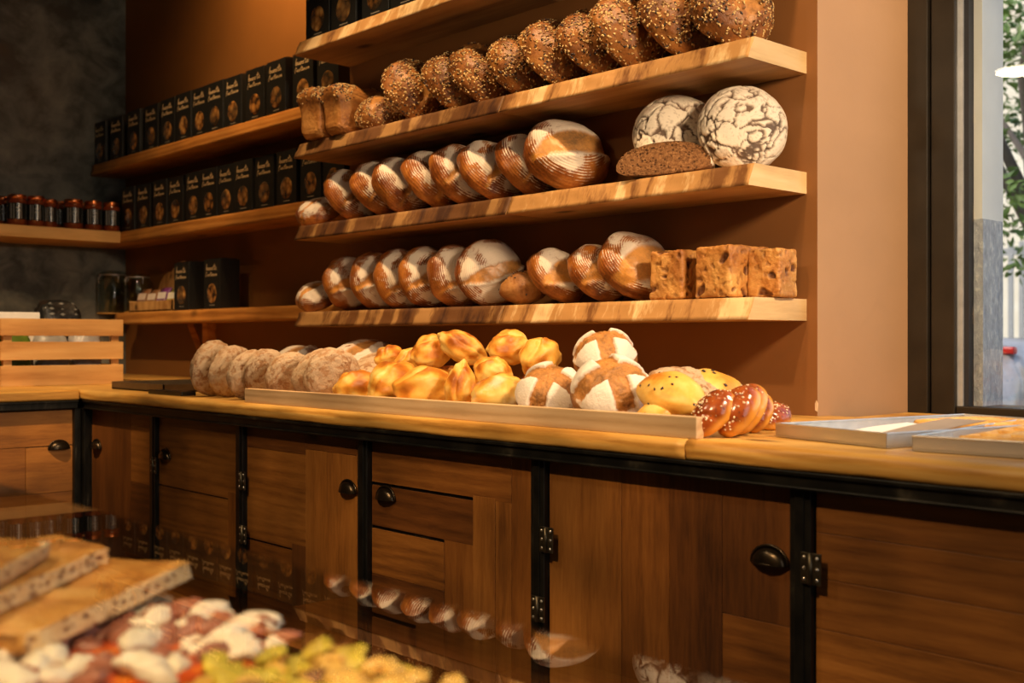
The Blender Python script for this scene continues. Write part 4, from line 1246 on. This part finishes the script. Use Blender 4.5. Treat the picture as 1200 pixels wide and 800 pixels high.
kb = [(.10, .13, .20, -.17, .10, (.10, .16, .02), 'green packet inside the pine crate'), (.11, .14, .19, -.17, .25, (.30, .29, .28), 'grey bag inside the pine crate'), (.10, .12, .225, -.15, L - .10, (.42, .40, .40), 'pale grey bag at the recess end of the pine crate')]
for w_, d_, h_, x_, y_, c, lab in kb:
    if y_ > L - .08: continue
    o = bag(w_, d_, h_, y_ * 9).build('packet_bag', plain('bag_' + lab.split()[0], c, .4, var=.3, scale=20)); o.location = (XK + x_, q0 + y_, ZC + .016); tag(o, lab, 'bag', 'bags in the crate')
# white box and black printed bag standing behind the crate
XB = XK - Dp - .10
a0, a1 = on_x(-12, XB).y, on_x(47, XB).y; zz = on_x(47, XB, 366).z
o = MB().box(XB - .12, XB, a0, a1, ZC, zz, 0, .003).build('white_box', MT['paper']); tag(o, 'white box standing behind the pine crate', 'box')
a0, a1 = on_x(50, XB).y, on_x(97, XB).y; zz = on_x(75, XB, 354).z


def printed():
    M = Mat('black_bag_diamonds'); v = M.map((1, 1, 1), (rad(45), 0, 0)); ck = M.n('ShaderNodeTexVoronoi', feature='F1', distance='MANHATTAN'); M.put(ck.inputs[0], M.map((.01, 12, 26))); ck.inputs['Scale'].default_value = 1.6; ck.inputs['Randomness'].default_value = .15
    c = M.ramp(ck.outputs[0], [(.20, (.20, .20, .19)), (.32, (.012, .012, .012))]); return M.done(c, .35, M.bump(M.noise(12, 3), .6, .02), 0, .6)


zz = on_x(75, XB, 357).z; o = bag(.14, (a1 - a0) * 1.05, zz - ZC, 3, .35).build('printed_bag', printed()); o.location = (XB - .07, (a0 + a1) / 2, ZC + .002); tag(o, 'black bag with pale diamond print behind the pine crate', 'bag')
# dark trays in the corner
for (u, v, L_, W_, h_, rz, z_, mt, lab) in ((160, 455.5, .46, .34, .016, 3, 0, 'darktray', 'low dark metal tray in the corner next to the crate'), (195, 461.5, .30, .22, .010, -2, 0, 'darktray', 'thin black tray lying before the leaning dusty loaf')):
    pass
p = on_z(88, 456.5, ZC); pe = on_z(143, 459.5, ZC)
t = thing('baking_tray', 'low brown-edged baking tray beside the crate', 'tray', (p.x + .02, 1.70, ZC), 0, 'dark trays in the corner')
m = MB(); m.box(0, .42, 0, .40, 0, .006, 0, .001); m.box(0, .42, 0, .006, 0, .028, 0, .001); m.box(0, .42, .394, .40, 0, .028, 0, .001); m.box(0, .006, 0, .40, 0, .028, 0, .001); m.box(.414, .42, 0, .40, 0, .028, 0, .001)
m.build('tray_body', plain('brown_tray_metal', (.12, .085, .05), .35, .6), t)
p = on_z(150, 462, ZC)
t = thing('baking_tray', 'thin black tray lying before the first leaning dusty loaf', 'tray', (p.x, 1.635, ZC), 0, 'dark trays in the corner')
m = MB(); x2 = on_z(222, 464, ZC).x - p.x
m.box(0, max(.2, x2), 0, .05, 0, .014, 0, .002); m.build('tray_body', MT['darktray'], t)

# ------------------------------------------------------------------ metal trays with pastry
def tray(c0, c1, depth, label):
    c0 = Vector((c0.x, c0.y, 0)); c1 = Vector((c1.x, c1.y, 0)); ex = c1 - c0; W = ex.length; rz = math.atan2(ex.y, ex.x)
    t = thing('metal_tray', label, 'tray', (c0.x, c0.y, ZC + .0005), rz, 'metal trays by the window')
    m = MB(); h = .026; k = .0016
    m.box(0, W, 0, depth, .003, .0046, 0)
    for a in ((0, W, 0, k), (0, W, depth - k, depth), (0, k, 0, depth), (W - k, W, 0, depth)): m.box(*a, .001, h, 0)
    m.box(-.001, W + .001, -.001, .004, h - .003, h, 0, .001); m.box(-.001, W + .001, depth - .004, depth + .001, h - .003, h, 0, .001); m.box(-.001, .004, 0, depth, h - .003, h, 0, .001); m.box(W - .004, W + .001, 0, depth, h - .003, h, 0, .001)
    m.build('tray_body', MT['alu'], t)
    return t, W, rz


a, b = on_z(909, 512, ZC), on_z(1039, 526, ZC)
tr1, W1, rz1 = tray(a, b, .52, 'aluminium tray with paper sheets, next to the glazed buns')
c, d = on_z(1069, 529, ZC), on_z(1200, 538, ZC)
d = c + (d - c).normalized() * .27
tr2, W2, rz2 = tray(c, d, .50, 'aluminium tray with a lattice pastry, nearest the picture edge')


def loc2(tr, x, y, z=0): return tr.matrix_basis @ Vector((x, y, z))


bpy.context.view_layer.update()


def strip(m, p0, p1, r, seed, mat=0):
    p0, p1 = Vector(p0), Vector(p1); n = 10; pts = []; rr = []
    for i in range(n + 1):
        t_ = i / n; q = p0.lerp(p1, t_); q.z += .0015 * mn.noise(Vector((t_ * 5, seed, 0))); q.x += .003 * mn.noise(Vector((t_ * 3, seed, 4))); pts.append(q); rr.append(r * (.75 + .35 * math.sin(PI * min(1, max(0, .1 + .8 * t_))) ** .5))
    m.tube(pts, rr, 8, mat)


def tart(tr, rz, x0, x1, y0, y1, lab):
    t = thing('lattice_tart', lab, 'pastry', loc2(tr, x0, y0, .0075), rz, 'lattice tarts')
    W, D_ = x1 - x0, y1 - y0
    MB().box(0, W, 0, D_, 0, .008, 0, .003).build('base', MT['pastry'], t)
    MB().box(.008, W - .008, .008, D_ - .008, .008, .012, 0, .001).build('filling', MT['icing'], t)
    m = MB(); k = 0
    for a_, b_ in (((0, .006), (W, .006)), ((0, D_ - .006), (W, D_ - .006)), ((.006, 0), (.006, D_)), ((W - .006, 0), (W - .006, D_))): k += 1; strip(m, (*a_, .009), (*b_, .009), .009, k)
    m.build('crust_rim', MT['pastry'], t)
    m = MB()
    for i in range(1, int(D_ / .08)): k += 1; strip(m, (.006, i * .08 - .014, .0110), (W - .006, i * .08 + .026, .0110), .0072, k)
    for i in range(1, 4): k += 1; strip(m, (W * i / 4, .006, .0120), (W * i / 4 + .012, D_ - .006, .0120), .0070, k)
    m.build('lattice', MT['pastry'], t)


tart(tr2, rz2, .055, W2 - .012, .05, .47, 'lattice pastry filling the tray nearest the picture edge')
tart(tr1, rz1, .06, W1 - .02, .30, .49, 'lattice pastry at the window end of the tray with paper sheets')


def sheet(tr, rz, pts, lift, mat, name, lab):
    m = MB(); n = 8; P = []; q = [Vector(p) for p in pts]
    for i in range(n + 1):
        for j in range(n + 1):
            u, v = i / n, j / n; a_ = q[0].lerp(q[1], u); b_ = q[3].lerp(q[2], u); p_ = a_.lerp(b_, v); P.append((p_.x, p_.y, p_.z + lift * math.sin(PI * v) * .4))
    P += [(x, y, z + .0008) for x, y, z in P]; k = (n + 1) ** 2; fs = []
    for i in range(n):
        for j in range(n):
            f = (i * (n + 1) + j, i * (n + 1) + j + 1, (i + 1) * (n + 1) + j + 1, (i + 1) * (n + 1) + j); fs += [f, tuple(x + k for x in f[::-1])]
    m.add(P, fs, 0, True); o = m.build(name, mat); o.location = tr.location; o.rotation_euler = (0, 0, rz); tag(o, lab, 'paper')


sheet(tr1, rz1, [(.075, .06, .006), (.155, .05, .006), (.16, .24, .022), (.085, .25, .022)], .006, MT['paper'], 'paper_sheet', 'white paper sheet lying in the tray next to the buns')
sheet(tr1, rz1, [(.165, .06, .010), (.245, .07, .010), (.235, .285, .034), (.16, .27, .034)], .006, MT['greycard'], 'card_sheet', 'grey card propped in the tray next to the white sheet')

# ------------------------------------------------------------------ display case in front
t = thing('display_case', 'glass-topped display case in front, holding focaccia and pizza', 'display case', (-.6, .05, 0))
CX0, CX1 = -1.45, 1.2
pane(CX0, CX1, .01, .34, ZGLASS - .006, ZGLASS, 1).build('glass_top', [MT['glass_in'], MT['glass']], t)
pane(CX0, CX1, 0, .008, .78, ZGLASS - .009, 2).build('front_glass', [MT['glass_in'], MT['glass']], t)
MB().box(CX0, CX1, 0, .51, .755, .778, 0, .003).build('deck', MT['darktray'], t)
MB().box(CX0, CX1, .01, .50, .04, .754, 0, .004).build('cabinet_body', MT['dh2'], t)
for x in (CX0 + .02, CX1 - .03):
    m = MB(); m.box(x, x + .012, .012, .024, .778, ZGLASS - .009); m.box(x, x + .012, .32, .332, .778, ZGLASS - .009); m.build('steel_support', MT['iron'], t)
for x in (CX0 - .01,): MB().box(x, x + .008, .0, .34, .778, ZGLASS - .009, 0).build('end_glass', MT['glass'], t)
ZD = .779


def slab(L, W, h, seed, n=26, dome_=.25):
    """a cut piece of focaccia: crusted top, crumb on the long cut sides"""
    P, fs, D = superbox(64, 34, L / 2, W / 2, h / 2, .3, .16, seed, 0)
    P[:, 2] += h * .18 * nz(P, 40, seed) * sst(D[:, 2], 0, .5)
    P *= (1 + .05 * nz(D, 2.2, seed))[:, None]
    m = MB(); m.add(P, fs, 0, True)
    for i, f in enumerate(m.f):
        c = sum((Vector(m.v[j]) for j in f), Vector()) / 4
        if (abs(c.y) > W / 2 * .88 or c.x > L / 2 * .93 and seed == 6) and abs(c.z) < h * .36: m.m[i] = 1
    return m


sl = [  # near edge in the photograph: two ends, height of its top, width, thickness, label
    (72, 724, 206, 692, .836, .10, .026, 'focaccia slice at the bottom of the pile, with a rounded crusty end'),
    (36, 737, 232, 655, .864, .13, .024, 'long focaccia slice with a holed cut side facing out'),
    (-50, 712, 122, 640, .884, .12, .022, 'wide mottled focaccia slice lying in the middle of the pile'),
    (74, 648, 130, 640, .884, .12, .020, 'short focaccia slice with a pale cut end at the back of the pile'),
    (-60, 690, 64, 628, .906, .13, .022, 'focaccia slice on top of the pile with a pinkish cut side'),
]
for i, (ua, va, ub, vb, z, Wd, th, lab) in enumerate(sl):
    A, B = on_z(ua, va, z), on_z(ub, vb, z); e = (B - A); L_ = e.length; e.normalize(); nrm = Vector((-e.y, e.x, 0)); c = (A + B) / 2 + nrm * Wd / 2
    o = slab(L_, Wd, th, 3 + i).build('focaccia_slice', [MT['foc_top'], MT['foc_cut']]); o.location = (c.x, c.y, z - th / 2); o.rotation_euler = (rad(random.uniform(-2, 2)), rad(random.uniform(-2, 2)), math.atan2(e.y, e.x)); tag(o, lab, 'focaccia', 'focaccia slices')
# wooden board under the slices
o = MB().box(-1.42, -1.06, .16, .53, ZD, ZD + .030, 0, .004).build('serving_board', MT['recess_wood']); tag(o, 'wooden serving board under the focaccia pile', 'board')


def blob(seed, sx, sy, sz):
    bb = bmesh.new(); bmesh.ops.create_icosphere(bb, subdivisions=3, radius=1)
    for q in bb.verts:
        k = 1 + .35 * mn.noise(q.co * 1.6 + Vector((seed, 0, 0))) + .12 * mn.noise(q.co * 4 + Vector((0, seed, 0))); q.co = Vector((q.co.x * sx, q.co.y * sy, q.co.z * sz)) * k
    return MB().bm(bb, 0, None, True)


def pizza(x0, x1, y0, y1, z, mats, label, tops, seed):
    t = thing('pizza', label, 'pizza', ((x0 + x1) / 2, (y0 + y1) / 2, z)); W, D_ = x1 - x0, y1 - y0; rg = random.Random(seed)
    P, fs, D = superbox(80, 40, W / 2, D_ / 2, .02, .45, .22, seed, 0); P[:, 2] += .020; P = P + D * (.004 * nz(P, 30, seed))[:, None]
    m = MB(); m.add(P, fs, 0, True); m.build('dough', MT['foc_top'], t)
    P, fs, D = superbox(80, 30, W / 2 * .965, D_ / 2 * .955, .009, .6, .25, seed, 0); P[:, 2] += .038 + .004 * nz(P, 25, seed); m = MB(); m.add(P, fs, 0, True); m.build('sauce_layer', mats, t)
    for name, mat, n, (sx, sy, sz) in tops:
        protos = [blob(seed * 10 + k, sx, sy, sz).mesh(name, mat) for k in range(4)]
        for k in range(n):
            o = link(name, protos[k % 4], t, (rg.uniform(-W * .46, W * .46), D_ * (rg.uniform(-.2, .47) if k % 3 else rg.uniform(.25, .47)), .046 + rg.uniform(-.002, .012)))
            o.rotation_euler = (rg.uniform(-.5, .5), rg.uniform(-.5, .5), rg.uniform(0, 6.3)); s = rg.uniform(.7, 1.25); o.scale = (s, s, s)
    return t


pizza(-1.055, -.862, .16, .55, ZD, MT['tomato'], 'tomato pizza topped with white cheese and ham', [('cheese_chunk', MT['cheese'], 46, (.019, .012, .010)), ('ham_piece', MT['ham'], 60, (.019, .012, .008))], 5)
pizza(-.850, -.64, .16, .56, ZD, MT['courgette'], 'yellow courgette pizza at the front of the display case', [('courgette_slice', MT['green'], 30, (.016, .013, .006)), ('cheese_chunk', plain('melted_cheese', (.74, .48, .12), .35, var=.2, scale=40), 36, (.018, .012, .007)), ('browned_piece', MT['mushroom'], 10, (.014, .010, .006))], 8)

# ------------------------------------------------------------------ outside
MB().box(-9, 14, 2.9, 40, -.15, -.05).build('street', plain('asphalt', (.22, .21, .20), .8, var=.2, scale=3), kind='structure')
M_ = Mat('outer_render_upper'); n_ = M_.noise(8, 5)
upper = M_.done(M_.ramp(n_, [(.3, (.50, .50, .51)), (.7, (.58, .58, .58))]), .8, M_.bump(M_.noise(40, 3), .1, .003))
M_ = Mat('outer_render_lower'); n_ = M_.noise(70, 5, M_.map((1, 1, .5)), .2, .7)
lower = M_.done(M_.ramp(n_, [(.3, (.22, .24, .29)), (.55, (.36, .38, .43)), (.7, (.55, .56, .58))]), .9, M_.bump(n_, .9, .01))
zs = 1.10 + .095 * 3
ye = 2.765
m = MB(); m.box(-2.6, -1.205, 2.75 - .1, ye, 1.10 + (V0 - 258) / F * 2.72, 3.6, 0); m.box(-2.6, -1.203, 2.65, ye - .006, -.25, 1.10 + (V0 - 258) / F * 2.72, 1)
m.v = [(x, max(y, 2.701) if x < -1.3 else y, z) for x, y, z in m.v]
m.build('wall_outside', [upper, lower], kind='structure')
# pale house opposite, fence, tree, parked car
yb2 = 24
def facade():
    M = Mat('pale_facade'); n = M.noise(2, 4); return M.done(M.ramp(n, [(.3, (.62, .53, .40)), (.7, (.74, .66, .53))]), .85)


t = thing('house', 'pale house across the street behind the tree', 'house', (-9, yb2, -.06))
MB().box(-9, 12, 0, 3, 0, 12).build('wall', facade(), t)
for k in range(5): MB().box(-6 + k * 3.2, -4.8 + k * 3.2, -.03, 0, 4.5, 6.2).build('window', plain('dark_pane', (.08, .09, .1), .1, 0, .8), t)
p = on_y(1190, 11)
t = thing('railing_fence', 'grey railing fence across the street below the tree', 'fence', (p.x - 3, 12.5, -.06))
m = MB()
for k in range(60): m.box(k * .12, k * .12 + .05, 0, .03, .1, 2.25)
m.box(0, 7.2, .005, .025, .25, .32); m.box(0, 7.2, .005, .025, 2.1, 2.18); m.build('bars', plain('fence_grey', (.30, .29, .28), .6), t)
pt = on_y(1215, 9.0)
t = thing('street_tree', 'leafy green tree outside the shop window', 'tree', (pt.x, 9.0, -.06))
m = MB(); m.tube([(0, 0, 0), (.05, 0, 1.2), (-.02, .05, 2.4)], [.14, .11, .08], 10)
rg = random.Random(5)
for k in range(9):
    a_ = k * .7; m.tube([(0, .03, 1.6 + .08 * k), (.5 * math.cos(a_), .5 * math.sin(a_), 2.3 + .12 * k), (1.1 * math.cos(a_ + .2), 1.1 * math.sin(a_ + .2), 2.9 + .12 * k)], [.05, .035, .012], 6)
m.build('trunk', plain('bark', (.16, .12, .09), .9), t)
m = MB()
for k in range(9000):
    th_, ph_ = math.acos(rg.uniform(-1, 1)), rg.uniform(0, 6.28); r_ = rg.uniform(.25, 1) ** .45
    c_ = Vector((1.45 * r_ * math.sin(th_) * math.cos(ph_), 1.45 * r_ * math.sin(th_) * math.sin(ph_), 2.75 + 1.15 * r_ * math.cos(th_)))
    if mn.noise(c_ * 1.5) < -.08: continue
    q = Matrix.Rotation(rg.uniform(0, 6.3), 3, Vector((rg.gauss(0, 1), rg.gauss(0, 1), rg.gauss(0, 1))).normalized()); s_ = rg.uniform(.035, .06)
    m.add([c_ + q @ (Vector(v) * s_) for v in ((-1, 0, 0), (0, -.45, .1), (1, 0, 0), (0, .45, .1))], [(0, 1, 2, 3)], 0)
lf = Mat('leaf_green'); m.build('crown', lf.done(lf.ramp(lf.noise(3, 3), [(.3, (.05, .10, .015)), (.7, (.17, .24, .04))]), .5, Subsurface_Weight=0.0), t)
# the parked car's rear corner shows in the lower part of the pane
pc = on_y(1203, 6.6)
t = thing('parked_car', 'pale parked car with a red tail light outside the window', 'car', (pc.x, 6.6 + 1.7, -.03), PI)
prof = [(0, .35), (0, .92), (.07, 1.08), (.30, 1.14), (.95, 1.15), (1.35, 1.40), (1.9, 1.46), (2.4, 1.36), (3.0, 1.02), (3.9, .86), (4.1, .6), (4.1, .32), (3.6, .25), (.4, .25)]
def car_side(w0, w1):
    P = []; 
    for y_ in (w0, w1): P += [(x_, y_, z_) for x_, z_ in prof]
    n = len(prof); fs = [tuple(range(n)), tuple(range(n, 2 * n))[::-1]] + [(i, (i + 1) % n, n + (i + 1) % n, n + i) for i in range(n)]
    return P, fs
bb = bmesh.new(); P, fs = car_side(0, 1.7); vs = [bb.verts.new(p_) for p_ in P]
for f in fs: bb.faces.new([vs[i] for i in f])
bmesh.ops.recalc_face_normals(bb, faces=bb.faces); bmesh.ops.bevel(bb, geom=list(bb.edges), offset=.05, segments=3, affect='EDGES', clamp_overlap=True)
MB().bm(bb, 0, None, True).build('body', plain('car_paint', (.45, .42, .40), .25, .3), t)
for y_ in (-.004, 1.672): MB().box(1.35, 2.6, y_, y_ + .03, 1.12, 1.34, 0, .01).build('side_window', plain('car_glass', (.03, .035, .04), .08, 0, .9), t)
MB().box(.07, .15, -.012, .05, 1.045, 1.09, 0, .012).build('tail_light', plain('tail_red', (.55, .03, .02), .2), t)
MB().box(.07, .15, 1.65, 1.712, 1.045, 1.09, 0, .012).build('tail_light', plain('tail_red_b', (.55, .03, .02), .2), t)
for x_ in (.75, 3.3):
    for y_ in (.0, 1.5): MB().lathe([(.0, 0), (.2, 0), (.31, .02), (.33, .06), (.33, .16), (.31, .2), (0, .2)], 24, 0, Matrix.Translation((x_, y_ + .2, .33)) @ Matrix.Rotation(PI / 2, 4, 'X')).build('wheel', plain('tyre', (.02, .02, .02), .7), t)

# ------------------------------------------------------------------ lamps
def warm(k): return {2400: (1, .58, .24), 2700: (1, .66, .34), 3000: (1, .73, .45), 3500: (1, .80, .58), 5000: (1, .93, .85), 6500: (1, 1, 1)}[k]


def area(name, loc, target, size, energy, col, shape='DISK', spread=PI):
    L = bpy.data.lights.new(name, 'AREA'); L.shape = shape; L.size = size if not hasattr(size, '__len__') else size[0]
    if shape == 'RECTANGLE': L.size_y = size[1]
    L.energy = energy; L.color = col; L.spread = spread
    o = bpy.data.objects.new(name, L); COL.objects.link(o); o.location = loc; o.rotation_euler = (Vector(target) - Vector(loc)).to_track_quat('-Z', 'Y').to_euler(); return o


def spot(name, loc, target, energy, col, size=60, blend=.5, radius=.04):
    L = bpy.data.lights.new(name, 'SPOT'); L.energy = energy; L.color = col; L.spot_size = rad(size); L.spot_blend = blend; L.shadow_soft_size = radius
    o = bpy.data.objects.new(name, L); COL.objects.link(o); o.location = loc; o.rotation_euler = (Vector(target) - Vector(loc)).to_track_quat('-Z', 'Y').to_euler(); return o


GLOW = emit('lamp_diffuser', (1, .86, .62), 9)
def pendant(x, y, z, lab, energy):
    t = thing('pendant_lamp', lab, 'lamp', (x, y, z), 0, 'pendant lamps over the display case')
    MB().lathe([(.012, .16), (.03, .155), (.05, .12), (.105, .03), (.112, 0), (.107, .002), (.098, .03), (.045, .115), (.0, .12)], 32).build('shade', plain('lamp_black', (.02, .02, .02), .4, .5), t)
    MB().lathe([(0, .004), (.105, .004), (.105, .008), (0, .008)], 32).build('diffuser', GLOW, t)
    MB().tube([(0, 0, .155), (0, 0, 3.3 - z)], .003, 6).build('cord', plain('cord_black', (.01, .01, .01), .6), t)
    area('pendant_light', (x, y, z - .006), (x, y, 0), .2, energy, warm(3000))


pendant(-2.0, .5, 2.236, 'black pendant lamp mirrored in the window pane', 8)
# ceiling track spots aimed at the shelves, a shaded lamp by the window end, daylight from the shop front
spot('track_spot_window_end', (-1.3, 1.5, 3.2), (-1.9, 2.2, 1.45), 112, warm(2700), 62, .7, .05)
spot('track_spot_middle', (-2.2, 1.5, 3.2), (-2.5, 2.2, 1.4), 112, warm(2700), 60, .7, .05)
spot('track_spot_far', (-3.0, 1.45, 3.2), (-3.1, 2.0, 1.1), 118, warm(2700), 46, .7, .05)
spot('track_spot_boxes', (-4.3, 1.2, 3.2), (-4.6, 2.4, 1.85), 24, warm(2700), 42, .8, .05)
spot('track_spot_recess', (-3.8, 1.95, 3.2), (-3.95, 2.5, 2.75), 150, warm(2400), 110, 1.0, .05)
spot('track_spot_corner', (-3.0, .3, 3.1), (-4.55, 1.45, .95), 420, warm(2700), 46, .8, .05)
spot('case_spot', (.42, -.12, 2.3), (-.92, .40, .85), 250, warm(2700), 34, .8, .05)
spot('side_lamp', (-.30, 1.62, 1.86), (-2.4, 2.12, 1.35), 110, warm(3000), 105, .6, .10)
area('shop_front_daylight', (2.3, 1.0, 1.7), (-1.4, 2.0, 1.3), (1.6, 1.8), 26, warm(5000), 'RECTANGLE')

spot('front_track_spot', (-1.0, -.9, 3.1), (-1.8, 1.55, .05), 330, warm(2700), 56, 1.0, .06)

# ------------------------------------------------------------------ world, camera, view
W = bpy.data.worlds.new('sky'); S.world = W; W.use_nodes = True; nt = W.node_tree; nt.nodes.clear()
bg = nt.nodes.new('ShaderNodeBackground'); wo = nt.nodes.new('ShaderNodeOutputWorld'); sk = nt.nodes.new('ShaderNodeTexSky')
sk.sky_type = 'NISHITA'; sk.sun_disc = False; sk.sun_elevation = rad(48); sk.sun_rotation = rad(200); sk.air_density = 1.2; sk.dust_density = 2.5
nt.links.new(sk.outputs[0], bg.inputs[0]); bg.inputs[1].default_value = .42; nt.links.new(bg.outputs[0], wo.inputs[0])

cam = bpy.data.cameras.new('camera'); co = bpy.data.objects.new('camera', cam); COL.objects.link(co); S.camera = co
cam.sensor_width = 36; cam.sensor_fit = 'HORIZONTAL'; cam.lens = F / 1200 * 36; cam.shift_y = -(400 - V0) / 1200
co.location = EYE; co.rotation_euler = (PI / 2, 0, YAW); cam.clip_start = .02
cam.dof.use_dof = True; cam.dof.focus_distance = 2.75; cam.dof.aperture_fstop = 4.0
S.view_settings.view_transform = 'Standard'; S.view_settings.look = 'None'; S.view_settings.gamma = 1; S.view_settings.use_curve_mapping = False
S.view_settings.exposure = 0.0
S.cycles.max_bounces = 8; S.cycles.transparent_max_bounces = 16; S.cycles.sample_clamp_indirect = 4
